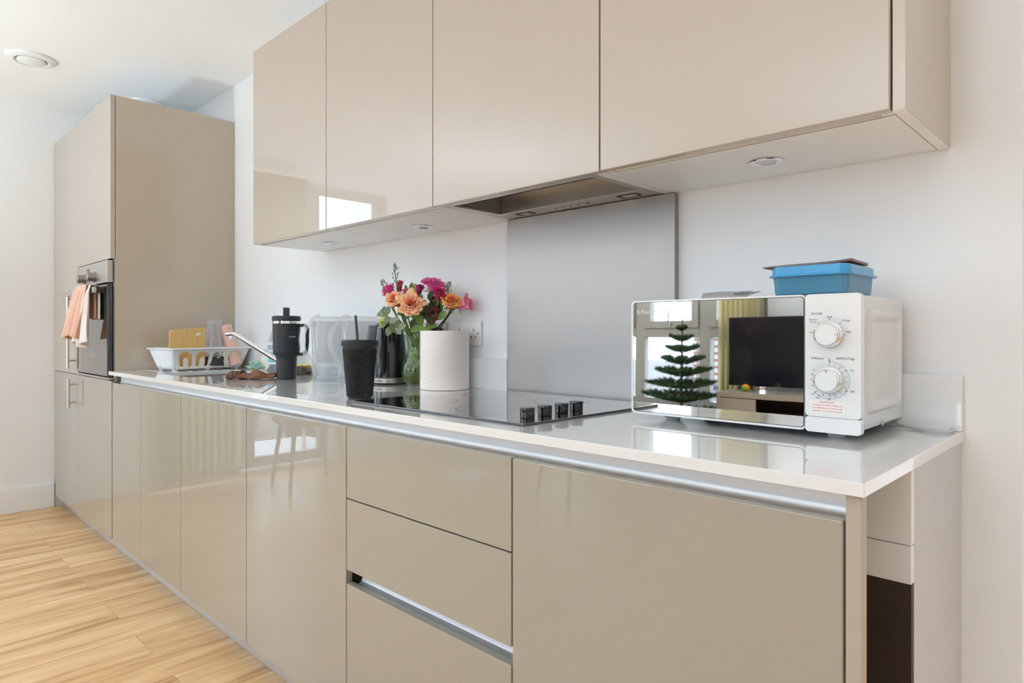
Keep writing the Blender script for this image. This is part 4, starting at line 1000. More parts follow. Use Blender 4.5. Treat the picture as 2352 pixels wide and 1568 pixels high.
b = B(); lathe(b, [(0, .0003), (.014, .0003), (.016, .010), (.012, .020), (0, .022)], 20); obj('core', b, 'leaf_green', t)
t = thing('cream_plate', 'small cream plate leaning on the wall between the dish rack and the label bottle', 'plate', (-2.835, -.0245, WZ), 0)
b = B(); lathe(b, [(0, .004), (.035, .004), (.052, .010), (.060, .013), (.0605, .0115), (.052, .006), (.036, 0), (0, 0)], 48); bmesh.ops.rotate(b, verts=b.verts, matrix=Matrix.Rotation(R(76), 3, 'X')); bmesh.ops.translate(b, verts=b.verts, vec=(0, -.010, .0592)); obj('dish', b, 'warm_white_plastic', t)
# --- sponge and steel wool
t = thing('washing_up_sponge', 'yellow and green washing-up sponge behind the steel wool scourer', 'sponge', (-2.490, -.055, WZ), R(30))
b = B(); rbox(b, -.055, .045, -.024, .024, .012, .040, .005, 3); obj('foam', b, 'sponge_yellow', t)
b = B(); rbox(b, -.055, .045, -.024, .024, .0004, .012, .002, 2); obj('scouring_layer', b, 'sponge_green', t)
b = B(); rnd = random.Random(3)
cxs = Vector((0, 0, .020))
ball(b, (0, 0, .014), .020, 14, 10, (1.35, .9, .66))
for k in range(620):
    c0 = Vector((rnd.gauss(0, .022), rnd.gauss(0, .014), abs(rnd.gauss(.015, .009)) + .003)); r0 = rnd.uniform(.004, .009); ax = Vector((rnd.uniform(-1, 1), rnd.uniform(-1, 1), rnd.uniform(-1, 1))).normalized(); u_ = ax.orthogonal().normalized(); v_ = ax.cross(u_)
    c0.x = max(-.036, min(.036, c0.x)); c0.y = max(-.022, min(.022, c0.y)); c0.z = min(c0.z, .030)
    pts = [c0 + u_ * r0 * math.cos(q * .9) + v_ * r0 * math.sin(q * .9) + ax * q * .0006 for q in range(9)]
    pts = [Vector((p.x, p.y, max(p.z, .0008))) for p in pts]; tube(b, pts, .00055, 3)
o = obj('steel_wool_scourer', b, 'wire', loc=(0, 0, 0), wnorm=False); o.location = (-2.425, -.085, WZ); tag(o, 'tangled steel wool scourer on the worktop right of the black flask', 'scourer')
# --- filter jugs
def filter_jug(loc, rz, label):
    root = thing('water_filter_jug', label, 'jug', loc, rz, group='clear water filter jugs')
    def ring(xa, xb, w, z, n=10):
        return [(x, y, z) for x, y in rrect(xb - xa, w, min(w, xb - xa) * .36, n, (xa + xb) / 2, 0)]
    b = B()
    o_ = [ring(-.065, .052, .088, .001), ring(-.067, .055, .092, .010), ring(-.070, .066, .096, .12), ring(-.074, .080, .100, .232)]
    i_ = [ring(-.072, .078, .096, .232), ring(-.068, .064, .092, .12), ring(-.065, .053, .088, .012), ring(-.063, .050, .084, .006)]
    loft(b, o_ + i_); obj('jug_body', b, 'clear_plastic', root)
    b = B(); loft(b, [ring(-.048, .036, .060, .070), ring(-.056, .042, .072, .078), ring(-.064, .060, .088, .20), ring(-.068, .070, .092, .228), ring(-.066, .068, .090, .228), ring(-.062, .058, .086, .20), ring(-.054, .040, .070, .080), ring(-.046, .034, .058, .073)]); obj('inner_funnel', b, 'frosted_plastic', root)
    b = B(); loft(b, [ring(-.076, .083, .104, .229), ring(-.078, .086, .106, .233), ring(-.076, .083, .104, .240), ring(-.062, .070, .080, .2485), ring(-.04, .05, .05, .2500)]); lid = obj('lid', b, 'frosted_plastic', root)
    b = B(); loft(b, [[(-.080, -.012, .240), (-.046, -.012, .248), (-.046, .012, .248), (-.080, .012, .240)], [(-.074, -.008, .250), (-.058, -.008, .259), (-.058, .008, .259), (-.074, .008, .250)]]); obj('thumb_tab', b, 'frosted_plastic', lid)
    b = B(); tube(b, smooth_path([(-.072, 0, .222), (-.092, 0, .220), (-.114, 0, .200), (-.124, 0, .165), (-.118, 0, .125), (-.100, 0, .092), (-.080, 0, .060), (-.068, 0, .020)], 6), [.0115] * 12 + [.0125] * 12 + [.011] * 12 + [.008] * 7, 14, flat=(1.25, .8)); obj('handle', b, 'frosted_plastic', root)
    b = B(); lathe(b, [(0, .018), (.036, .018), (.037, .02), (.037, .046), (.030, .050), (0, .050)], 36, -.01, 0); obj('filter_cartridge', b, 'frosted_plastic', root)
    b = B(); loft(b, [ring(-.0625, .049, .082, .0065), ring(-.0645, .051, .085, .024)]); obj('water', b, clear('still_water', (.93, .95, .96, 1), .01, 1.2), root)
filter_jug((-2.036, -.161, WZ), R(90), 'clear water filter jug nearer the black flask, its whole handle showing')
filter_jug((-1.912, -.112, WZ), R(90), 'clear water filter jug between the other jug and the kettle')
# --- textured tumbler
t = thing('studded_tumbler', 'black studded tumbler with lid and straw at the front edge by the hob', 'tumbler', (-1.338, -.474, WZ), 0)
b = B(); nseg, nrow = 46, 34; H0, H1 = .004, .140
lathe(b, [(0, 0), (.032, 0), (.0335, .003), (.0345, H0), (.0475, .150), (0, .150)], 64)
for r_ in range(nrow):
    for k in range(nseg // 1):
        z = H0 + .004 + (H1 - H0) * (r_ + .5) / nrow; rad = .0345 + .013 * (z - H0) / .146; a = 2 * PI * (k + .5 * (r_ % 2)) / nseg; w = PI * rad / nseg * .96; hh = (H1 - H0) / nrow * 1.0
        c_ = Vector((math.cos(a), math.sin(a), 0)); s_ = Vector((-math.sin(a), math.cos(a), 0)); p = c_ * rad + Vector((0, 0, z)); q = [b.verts.new(p + s_ * w), b.verts.new(p + Vector((0, 0, hh))), b.verts.new(p - s_ * w), b.verts.new(p - Vector((0, 0, hh)))]; tp = b.verts.new(p + c_ * .0024)
        for i in range(4): b.faces.new([q[i], q[(i + 1) % 4], tp])
obj('studded_wall', b, 'black_matte', t, smooth=False)
b = B(); lathe(b, [(0, .149), (.0495, .149), (.0510, .151), (.0510, .163), (.0495, .166), (.0470, .167), (.045, .1655), (0, .1655)], 64); ld = obj('lid', b, 'black_matte', t)
b = B()
for r_ in range(4):
    for k in range(72):
        a = 2 * PI * (k + .5 * (r_ % 2)) / 72; z = .1525 + r_ * .003; c_ = Vector((math.cos(a), math.sin(a), 0)); s_ = Vector((-math.sin(a), math.cos(a), 0)); p = c_ * .0509 + Vector((0, 0, z)); q = [b.verts.new(p + s_ * .002), b.verts.new(p + Vector((0, 0, .0018))), b.verts.new(p - s_ * .002), b.verts.new(p - Vector((0, 0, .0018)))]; tp = b.verts.new(p + c_ * .0011)
        for i in range(4): b.faces.new([q[i], q[(i + 1) % 4], tp])
obj('lid_studs', b, 'black_matte', ld, smooth=False)
b = B(); tube(b, [(.004, .004, .010), (-.011, -.007, .2375)], .0036, 14); obj('straw', b, 'straw', t)
# --- kettle
t = thing('electric_kettle', 'black gloss electric kettle with clear smoky side window on a steel base', 'kettle', (-1.714, -.108, WZ), R(44.4))
b = B(); lathe(b, [(0, .0002), (.060, .0002), (.063, .003), (.064, .006), (0, .006)], 56); obj('power_base', b, 'black_plastic', t)
b = B(); lathe(b, [(0, .0062), (.0635, .0062), (.0650, .0075), (.0650, .0235), (.0640, .0245), (0, .0245)], 56); sb = obj('steel_ring', b, 'steel', t)
b = B(); lathe(b, [(0, .0250), (.0625, .0250), (.0635, .027), (.0625, .06), (.0600, .11), (.0550, .165), (.0500, .205), (.0470, .218), (.042, .224), (0, .2265)], 56); obj('kettle_body', b, 'black_plastic', t)
# clear handle-side window and handle: towards the left of the picture
b = B(); loft(b, [[(x - .066 + .020 * q_, y, z) for x, y in rrect(.066 - .010 * q_, .056 - .012 * q_, .012, 6)] for q_, z in ((0, .06), (.35, .11), (.7, .165), (1.0, .214))]); obj('clear_window', b, 'smoke_plastic', t)
b = B(); tube(b, smooth_path([(-.010, -.040, .2200), (-.012, -.062, .2180), (-.012, -.078, .200), (-.012, -.086, .150), (-.012, -.084, .090), (-.012, -.075, .060), (-.012, -.058, .052)], 6), .011, 14, flat=(.9, 1.25)); obj('handle', b, 'black_plastic', t)
b = B(); rbox(b, -.026, -.004, -.092, -.070, .2030, .2075, .002); obj('lid_button', b, 'steel', t)
wrap_text('base_lettering', 'Russell Hobbs', .0105, .0118, 'ink', sb, -158, .0653, .0653, 4.7)
# --- kitchen roll
t = thing('kitchen_roll', 'white embossed kitchen paper roll standing beside the flower vase', 'paper roll', (-1.404, -.104, WZ), R(40))
b = B(); 
rr_ = []
prof = [(.021, .0005), (.0790, .0005), (.0812, .002), (.0812, .1925), (.0795, .1940), (.021, .1940)]
lathe(b, prof, 72); ro_ = obj('paper_layers', b, 'roll', t)
b = B(); lathe(b, [(.021, .0008), (.0205, .0008), (.0205, .1935), (.021, .1935)], 32); obj('cardboard_core', b, mat('brown_card', srgb(170, 140, 110), .9), t)
b = B(); sheet(b, lambda u, v: ((.0813 + .0016 * u) * math.cos(R(176 + 14 * u)), (.0813 + .0016 * u) * math.sin(R(176 + 14 * u)), .001 + .192 * v), 8, 12); obj('loose_sheet_edge', b, 'roll', t, solid=.0004)
# ================================================================== FLOWERS
VX, VY = -1.568, -0.086
t = thing('flower_vase', 'round-bellied clear glass vase half full of greenish water', 'vase', (VX, VY, WZ))
vo = [(0, .0003), (.036, .0003), (.040, .003), (.054, .022), (.0625, .045), (.0625, .062), (.056, .085), (.046, .108), (.0400, .130), (.0410, .150), (.0460, .168), (.0500, .178)]
vi = [(r - .0028, z) for r, z in reversed(vo[3:])] + [(.034, .008), (0, .007)]
b = B(); lathe(b, vo + [(.0490, .1795)] + vi, 56); obj('vase_wall', b, 'vase_glass', t)
b = B(); lathe(b, [(0, .0072), (.0335, .0082), (.0500, .022), (.0590, .045), (.0590, .062), (.0545, .078), (0, .078)], 48); obj('water', b, 'vase_water', t)

def rot_to(d, spin=0.0):
    d = Vector(d).normalized(); return d.to_track_quat('Z', 'Y').to_matrix().to_4x4() @ Matrix.Rotation(spin, 4, 'Z')
def bloom_mesh(S, openness, rnd, layers, flat=1.0):
    """rose head: spiral of overlapping curled petals around +Z; S is the radius of the open flower"""
    b = B(); lay = b.verts.layers.float.new('tint')
    k = 0
    for L in range(layers):
        q = L / max(1, layers - 1)                       # 0 centre .. 1 outside
        n = 3 if L == 0 else (4 if L < 3 else 5)
        for j in range(n):
            az = k * 2.39996 + rnd.uniform(-.15, .15); k += 1
            rin = S * (.05 + .30 * q); top = S * (1.02 - .50 * q * openness + rnd.uniform(-.06, .06)) * flat; out = S * (.10 + .90 * q ** 1.15 * (.35 + .65 * openness)) * rnd.uniform(.90, 1.08)
            half = R(62 - 14 * q) ; curl = .05 + .30 * q * openness; jit = rnd.uniform(-.05, .05); wav = rnd.uniform(0, 6); wa = .10 * q + .02; psz = rnd.uniform(.86, 1.12); tilt = rnd.uniform(-.08, .10) * q
            nu, nv = 16, 10
            g = []
            for i in range(nu + 1):
                u = -1 + 2 * i / nu; row = []
                for m_ in range(nv + 1):
                    v = m_ / nv
                    edge = (1 - abs(u) ** 2.6 * (.38 if v > .5 else .38 * v * 2))   # rounded petal outline
                    vv = v * edge
                    rad = rin + (out - rin) * (vv ** 1.5) + S * curl * max(0, vv - .72) * 1.6
                    z = -S * .45 * (1 - q * .2) * (1 - vv) + top * (1 - (1 - vv) ** 1.7) - S * curl * max(0, vv - .80) ** 1.2 * 2.2
                    a = az + u * half * (1 - .25 * (1 - vv)) * (1 + .0 * q)
                    rad *= 1 + wa * math.sin(5 * u + wav) * vv + .03 * u * u * (1 if q < .4 else -1) + jit * .3
                    # cup the petal slightly
                    ruf = S * (.075 * math.sin(5 * u + wav) + .045 * math.sin(12 * u + 2 * wav)) * (.3 + q) * max(0, vv - .35); row.append(((rad + ruf * .6) * math.cos(a), (rad + ruf * .6) * math.sin(a), z + ruf + S * tilt * vv, v * (.42 + .58 * q)))
                g.append(row)
            V = [[b.verts.new(p[:3]) for p in row] for row in g]
            for i in range(nu + 1):
                for m_ in range(nv + 1): V[i][m_][lay] = g[i][m_][3]
            for i in range(nu):
                for m_ in range(nv): b.faces.new([V[i][m_], V[i + 1][m_], V[i + 1][m_ + 1], V[i][m_ + 1]])
    return b
def in_vase(rnd):
    a = rnd.uniform(0, 2 * PI); r = rnd.uniform(.005, .030); return Vector((VX + r * math.cos(a), VY + r * math.sin(a), WZ + .012))
def neck_pt(head, foot):
    d = Vector((head.x - VX, head.y - VY)); 
    if d.length > 1e-4: d = d.normalized() * min(.026, d.length * .30)
    return Vector((VX + d.x, VY + d.y, WZ + .150))
def leaf_blade(bm, base, d, nrm, L, W, bend=.25, tipsharp=1.0):
    d = Vector(d).normalized(); n_ = Vector(nrm); n_ = (n_ - d * n_.dot(d)); n_ = n_.normalized() if n_.length > 1e-3 else d.orthogonal().normalized(); s = d.cross(n_)
    g = []
    for i in range(11):
        q = i / 10; w = W * (math.sin(PI * q ** .8) ** (.75 if tipsharp < 1 else 1.0)) + .0003
        c_ = Vector(base) + d * L * q - n_ * L * bend * q * q
        g.append([c_ + s * w * k + n_ * abs(k) * w * .25 for k in (-1, -.5, 0, .5, 1)])
    V = [[bm.verts.new(p) for p in r_] for r_ in g]
    for i in range(10):
        for k in range(4): bm.faces.new([V[i][k], V[i + 1][k], V[i + 1][k + 1], V[i][k + 1]])
def rose(label, c, d, S, m, openness=1.0, layers=7, flat=1.0, seed=1, stem='stem', leaves=0):
    rnd = random.Random(seed); c = Vector(c); d = Vector(d).normalized()
    t = thing('rose', label, 'flower', tuple(c), group='roses in the vase')
    b = bloom_mesh(S, openness, rnd, layers, flat); bmesh.ops.transform(b, matrix=rot_to(d, rnd.uniform(0, 6)), verts=b.verts)
    obj('bloom', b, m, t, wnorm=False, angle=60, solid=.0004)
    base = c - d * S * .42; foot = in_vase(rnd); nk = neck_pt(c, foot)
    pts = smooth_path([base, base - d * .025 + Vector((0, 0, -.006)), nk + (base - nk) * .35 + Vector((0, 0, -.01)), nk, foot], 5)
    b = B(); tube(b, pts, .0026, 8); obj('stem', b, stem, t, world=True)
    b = B()
    for k in range(5):
        a = k * 2 * PI / 5; o_ = d.orthogonal().normalized(); p_ = d.cross(o_); rd = o_ * math.cos(a) + p_ * math.sin(a)
        leaf_blade(b, base + rd * .002, (rd * 1.0 + d * .15), d, S * .75, .0045, .1)
    ball(b, base, S * .16, 10, 6)
    obj('sepals', b, 'leaf_green', t, world=True, wnorm=False, solid=.0003)
    for k in range(leaves):
        p = pts[5 + 3 * k]; a = rnd.uniform(0, 2 * PI); b = B(); leaf_blade(b, p, (math.cos(a), math.sin(a), .3), (0, 0, 1), .045, .014, .3); obj('leaf', b, 'leaf_dark', t, world=True, wnorm=False, solid=.0003)
VC = Vector((.70, -.714, .0))                       # from the vase towards the open room
def dirn(right, up, fwd): return Vector((.714, .70, 0)) * right + Vector((0, 0, 1)) * up + VC * fwd
rose('large open peach-orange rose at the front centre of the bouquet', (-1.462, -.198, 1.160), dirn(.10, .45, 1.0), .041, 'rose_orange', 1.0, 8, .85, 11, leaves=1)
rose('smaller orange rose just left of the large peach-orange rose', (-1.540, -.205, 1.176), dirn(-.25, .75, .8), .034, 'rose_orange', .9, 7, .9, 12)
rose('bright pink rose at the left edge of the bouquet', (-1.597, -.180, 1.205), dirn(-.75, .75, .5), .034, 'rose_pink', .65, 6, 1.1, 13)
rose('crimson rosebud behind the pink rose on the left', (-1.606, -.142, 1.224), dirn(.05, 1, .1), .0215, 'rose_red', .25, 5, 1.4, 14)
rose('tiny pink rosebud above the two orange roses', (-1.553, -.160, 1.208), dirn(.1, 1, .4), .0125, 'rose_pink', .4, 4, 1.1, 15)
rose('dark magenta rosebud at the top centre of the bouquet', (-1.540, -.108, 1.211), dirn(.25, 1, .3), .0255, 'rose_dark', .4, 6, 1.1, 16)
rose('large open pink rose at the very top of the bouquet', (-1.478, -.095, 1.226), dirn(.25, 1.0, .35), .043, 'rose_pink', .95, 8, .75, 17)
rose('deep magenta rose just under the top pink rose', (-1.433, -.108, 1.190), dirn(.15, .75, .7), .031, 'rose_magenta', .5, 7, 1.15, 18, leaves=1)
rose('yellow-orange rose on the right side of the bouquet', (-1.400, -.082, 1.166), dirn(.25, .65, .7), .036, 'rose_yellow', .85, 8, .95, 19, stem='stem_brown')
rose('pale pink rose leaning out at the far right of the bouquet', (-1.376, -.052, 1.163), dirn(1.0, .42, .25), .038, 'rose_paleink', .6, 6, 1.0, 20, stem='stem_brown')
rose('small crimson spray flower between the magenta and yellow-orange roses', (-1.418, -.105, 1.182), dirn(.3, .8, .7), .017, 'rose_red', .5, 5, 1.1, 21)
# grey budding sprigs
def sprig(label, tip, seed, L=.07, m='grey_bud', nb=16, br=.0035, spread=.010, name='bud_sprig', stem='stem', top_only=False):
    rnd = random.Random(seed); tip = Vector(tip); t = thing(name, label, 'flower', tuple(tip), group='sprigs in the vase')
    foot = in_vase(rnd); nk = neck_pt(tip, foot); ax = (tip - nk).normalized(); ax = (ax + Vector((0, 0, .8))).normalized()
    low = tip - ax * L; pts = smooth_path([tip, low, nk + (low - nk) * .3, nk, foot], 6)
    b = B(); tube(b, pts, [.0012 + .001 * min(1, i / 6) for i in range(len(pts))], 7); obj('stem', b, stem, t, world=True)
    b = B()
    for k in range(nb):
        q = (k / nb) ** 1.5; p = tip - ax * L * q * .95; a = k * 2.4; rd = Vector((math.cos(a), math.sin(a), 0)); r_ = spread * (.3 + .9 * min(1, q * 3)) * rnd.uniform(.6, 1.2); e = p + rd * r_ + Vector((0, 0, r_ * .9))
        tube(b, [p - Vector((0, 0, .002)), e], .0006, 5); s = br * rnd.uniform(.7, 1.15) * (1 - .25 * q)
        ball(b, e, s, 8, 6, (.75, .75, 1.5))
    obj('buds', b, m, t, world=True, wnorm=False)
sprig('tall grey-green budding sprig rising above the left of the bouquet', (-1.594, -.172, 1.305), 31, .105, nb=22)
sprig('short grey-green budding sprig at the far left of the bouquet', (-1.607, -.214, 1.247), 32, .055, nb=15)
sprig('grey-green budding sprig on the right beside the top pink rose', (-1.400, -.088, 1.236), 33, .060, nb=15)
sprig('drooping sprig of dark red berries above the kitchen roll', (-1.432, -.122, 1.148), 34, .062, 'berry', 44, .0042, .014, 'berry_sprig', 'stem_brown')
sprig('thin pink-budded green sprig crossing in front of the deep magenta rose', (-1.416, -.118, 1.216), 35, .075, 'rose_red' if False else 'red_berry', 11, .0030, .007, 'berry_sprig')
sprig('thin stem with single red berries at the left edge of the bouquet', (-1.600, -.190, 1.222), 36, .07, 'red_berry', 4, .0032, .020, 'berry_sprig')
# eucalyptus sprigs
def eucalyptus(label, path, leaves, seed, m='euc'):
    rnd = random.Random(seed); path = [Vector(p) for p in path]; t = thing('eucalyptus_sprig', label, 'foliage', tuple(path[0]), group='eucalyptus in the vase')
    foot = in_vase(rnd); nk = neck_pt(path[-1], foot); pts = smooth_path(path + [nk, foot], 5); b = B(); tube(b, pts, .0015, 7); obj('stem', b, 'stem', t, world=True)
    for (x, y, z, L, W, mm, az, el) in leaves:
        base = Vector((x, y, z)); near = min(pts, key=lambda p: (p - base).length)
        b = B(); d = dirn(math.cos(R(az)), math.sin(R(az)), math.sin(R(el))); leaf_blade(b, base - d.normalized() * L * .5, d, VC + Vector((rnd.uniform(-.5, .5), rnd.uniform(-.5, .5), rnd.uniform(-.3, .5))), L, W, rnd.uniform(-.1, .18), .5)
        tube(b, [near, base - d.normalized() * L * .48], .0007, 5); obj('leaf', b, mm, t, world=True, wnorm=False, solid=.0003)
eucalyptus('eucalyptus sprig arching down at the far left over the kettle', [(-1.585, -.236, 1.150), (-1.575, -.215, 1.120), (-1.565, -.160, 1.095)],
    [(-1.577, -.240, 1.133, .030, .011, 'euc_pale', 200, 10), (-1.571, -.232, 1.148, .026, .0065, 'euc', 80, 0), (-1.560, -.225, 1.146, .030, .011, 'euc_pale', 60, 0), (-1.562, -.230, 1.126, .032, .010, 'euc', 50, 0), (-1.545, -.235, 1.115, .030, .012, 'euc_pale', 20, 20), (-1.560, -.238, 1.100, .030, .013, 'euc', 240, 10), (-1.572, -.240, 1.105, .034, .008, 'leaf_yellow', 250, 0), (-1.562, -.236, 1.118, .026, .008, 'leaf_yellow', 30, 10)], 41)
eucalyptus('eucalyptus sprig with broad leaves hanging over the vase rim', [(-1.545, -.232, 1.080), (-1.540, -.205, 1.090), (-1.560, -.150, 1.085)],
    [(-1.535, -.236, 1.074, .034, .014, 'euc', 245, 10), (-1.515, -.230, 1.085, .036, .017, 'euc', 200, 20), (-1.500, -.222, 1.078, .032, .014, 'euc_pale', 310, 10), (-1.515, -.226, 1.108, .034, .017, 'euc_pale', 300, 30), (-1.497, -.222, 1.098, .032, .013, 'euc', 340, 0), (-1.488, -.216, 1.090, .030, .012, 'euc_pale', 20, 0), (-1.535, -.226, 1.098, .028, .012, 'leaf_dark', 270, 0), (-1.550, -.225, 1.088, .024, .008, 'leaf_dark', 270, 0)], 42)
eucalyptus('dark leafy sprig filling the middle of the bouquet', [(-1.470, -.130, 1.165), (-1.490, -.120, 1.130), (-1.530, -.105, 1.09)],
    [(-1.475, -.140, 1.160, .045, .013, 'leaf_dark', 250, 0), (-1.455, -.135, 1.150, .045, .013, 'leaf_dark', 200, 0), (-1.470, -.135, 1.135, .045, .014, 'leaf_dark', 300, 0), (-1.490, -.140, 1.140, .040, .012, 'leaf_dark', 250, 10), (-1.460, -.125, 1.120, .05, .014, 'leaf_dark', 280, 0), (-1.478, -.150, 1.110, .042, .012, 'leaf_green', 290, 10), (-1.500, -.150, 1.120, .04, .012, 'leaf_green', 250, 0), (-1.500, -.160, 1.100, .035, .014, 'leaf_dark', 240, 0), (-1.480, -.150, 1.185, .035, .012, 'euc', 80, 0), (-1.485, -.165, 1.082, .040, .013, 'leaf_green', 200, 0), (-1.455, -.150, 1.080, .050, .011, 'leaf_green', 350, 10), (-1.515, -.150, 1.075, .040, .014, 'leaf_green', 180, 10), (-1.440, -.110, 1.170, .035, .012, 'leaf_dark', 250, 0)], 43)
eucalyptus('dark leafy sprig filling the right of the bouquet below the pink roses', [(-1.430, -.095, 1.160), (-1.460, -.095, 1.125), (-1.520, -.095, 1.085)],
    [(-1.440, -.100, 1.150, .040, .012, 'leaf_dark', 260, 0), (-1.452, -.118, 1.176, .040, .012, 'leaf_dark', 250, 0), (-1.462, -.118, 1.196, .036, .010, 'leaf_dark', 80, 0), (-1.425, -.100, 1.128, .040, .011, 'leaf_green', 230, 0), (-1.468, -.110, 1.150, .042, .013, 'leaf_dark', 290, 0), (-1.455, -.118, 1.092, .045, .010, 'leaf_green', 20, 10), (-1.487, -.140, 1.165, .04, .013, 'leaf_dark', 240, 0), (-1.520, -.150, 1.140, .04, .012, 'leaf_dark', 270, 0), (-1.540, -.160, 1.130, .036, .012, 'euc', 230, 0), (-1.560, -.165, 1.140, .034, .012, 'euc', 200, 0)], 46)
eucalyptus('pair of fresh green pointed leaves standing up at the top of the bouquet', [(-1.571, -.115, 1.245), (-1.572, -.113, 1.20), (-1.575, -.105, 1.13)],
    [(-1.563, -.118, 1.222, .050, .013, 'leaf_green', 95, 0), (-1.553, -.118, 1.214, .040, .011, 'leaf_green', 70, 20), (-1.590, -.125, 1.222, .034, .007, 'leaf_green', 100, 0), (-1.418, -.085, 1.222, .026, .006, 'leaf_green', 90, 0)], 44)
eucalyptus('leafy green stems submerged in the vase', [(VX + .01, VY - .02, WZ + .16), (VX, VY - .015, WZ + .13)],
    [(VX + .008, VY - .022, WZ + .105, .035, .012, 'leaf_green', 100, 0), (VX + .020, VY - .010, WZ + .090, .035, .014, 'leaf_green', 60, 0), (VX - .008, VY - .022, WZ + .130, .030, .010, 'euc', 120, 0), (VX + .012, VY - .018, WZ + .155, .036, .013, 'leaf_green', 180, 0)], 45)

# ================================================================== THE REST OF THE ROOM (seen mirrored in the gloss fronts) and added fill lamps
# vertical blinds by the patio window and the far window: gathered slats
def blind(name_label, x, y, along, n, step, z0, z1):
    t = thing('vertical_blind', name_label, 'blind', (x, y, z1))
    dx, dy = (step, 0) if along == 'x' else (0, step)
    b = B(); rbox(b, min(x, x + dx * n) - .02, max(x, x + dx * n) + .02, min(y, y + dy * n) - .02, max(y, y + dy * n) + .02, z1, z1 + .03, .003); obj('head_rail', b, 'white_plastic', t, world=True)
    for k in range(n):
        cx, cy = x + dx * (k + .5), y + dy * (k + .5); b = B(); a = R(28 if along == 'x' else 68); ux, uy = math.cos(a) * .044, math.sin(a) * .044
        vs = []
        for q in (-1, 0, 1):
            bw = .004 * (1 - q * q); vs.append((cx + ux * q - bw * math.sin(a), cy + uy * q + bw * math.cos(a)))
        A = [b.verts.new((p[0], p[1], z0)) for p in vs]; C_ = [b.verts.new((p[0], p[1], z1)) for p in vs]
        for i in range(2): b.faces.new([A[i], A[i + 1], C_[i + 1], C_[i]])
        obj('slat', b, 'blind', t, world=True, solid=.0008)
blind('cream vertical blinds drawn back at the patio window, mirrored in the base doors', -4.455, -1.20, 'y', 10, -.050, .045, 2.26)
blind('cream vertical blinds gathered beside the television, mirrored in the microwave door', -2.41, -4.41, 'x', 8, .044, .20, 2.24)
# television, sideboard and ornaments along the wall opposite
t = thing('television', 'large black television on the sideboard, mirrored in the microwave door', 'television', (-1.66, -4.20, .60))
b = B(); rbox(b, -2.215, -1.105, -4.225, -4.19, .640, 1.197, .006); obj('cabinet', b, 'black_plastic', t, world=True)
b = B(); rbox(b, -2.207, -1.113, -4.1905, -4.1885, .652, 1.190); obj('screen', b, 'tv', t, world=True, smooth=False)
for sx in (-2.00, -1.32):
    b = B(); tube(b, [(sx, -4.13, .6085), (sx, -4.205, .645), (sx, -4.28, .6085)], .006, 8); obj('stand_leg', b, 'satin', t, world=True)
t = sbd = thing('sideboard', 'low taupe gloss sideboard with an open shelf, under the television', 'sideboard', (-1.60, -4.22, 0))
b = B(); rbox(b, -2.235, -0.95, -4.35, -4.02, .555, .60, .003); obj('top', b, 'sideboard', t, world=True)
b = B(); rbox(b, -2.235, -2.20, -4.35, -4.02, .03, .555, .002); obj('end', b, 'sideboard', t, world=True)
b = B(); rbox(b, -.99, -.95, -4.35, -4.02, .03, .555, .002); obj('end', b, 'sideboard', t, world=True)
b = B(); rbox(b, -2.20, -.99, -4.35, -4.33, .03, .555); obj('back', b, 'dark_brown', t, world=True)
b = B(); rbox(b, -2.20, -.99, -4.33, -4.03, .03, .07, .002); obj('bottom', b, 'sideboard', t, world=True)
b = B(); rbox(b, -2.20, -1.913, -4.04, -4.02, .075, .55, .002); obj('door', b, 'sideboard', t, world=True)
b = B(); rbox(b, -1.31, -.99, -4.04, -4.02, .075, .55, .002); obj('door', b, 'sideboard', t, world=True)
b = B(); rbox(b, -1.910, -.995, -4.328, -4.05, .295, .310, .001); obj('shelf', b, 'sideboard', sbd, world=True)
t = thing('set_top_box', 'dark box on the open shelf of the sideboard', 'box', (-1.75, -4.2, .31)); b = B(); rbox(b, -1.86, -1.64, -4.30, -4.10, .3105, .44, .006); obj('case', b, 'charcoal', t, world=True); b = B(); rbox(b, -1.84, -1.66, -4.1015, -4.0995, .35, .37); obj('front_strip', b, 'black_plastic', t, world=True, smooth=False)
t = thing('bird_ornament', 'small yellow and green bird ornament on the sideboard', 'ornament', (-2.04, -4.13, .6005))
b = B(); ball(b, (-2.04, -4.13, .631), .030, 16, 10, (1.15, .8, 1)); obj('body', b, 'bird_yellow', t, world=True)
b = B(); ball(b, (-2.045, -4.115, .623), .024, 14, 8, (1.0, .8, .85)); obj('breast', b, 'bird_green', t, world=True)
for s in (-1, 1): b = B(); leaf_blade(b, (-2.04 + s * .02, -4.13, .65), (s * .8, 0, -.6), (0, 1, 0), .06, .014, .05); obj('wing', b, 'charcoal', t, world=True, solid=.003, wnorm=False)
t = thing('stemmed_glass', 'small clear glass on the sideboard in front of the television', 'glass', (-1.76, -4.08, .6005)); b = B(); lathe(b, [(0, 0), (.02, 0), (.021, .002), (.004, .006), (.004, .035), (.018, .05), (.02, .08), (.018, .08), (.016, .051), (0, .04)], 24); obj('bowl_and_stem', b, 'vase_glass', t)
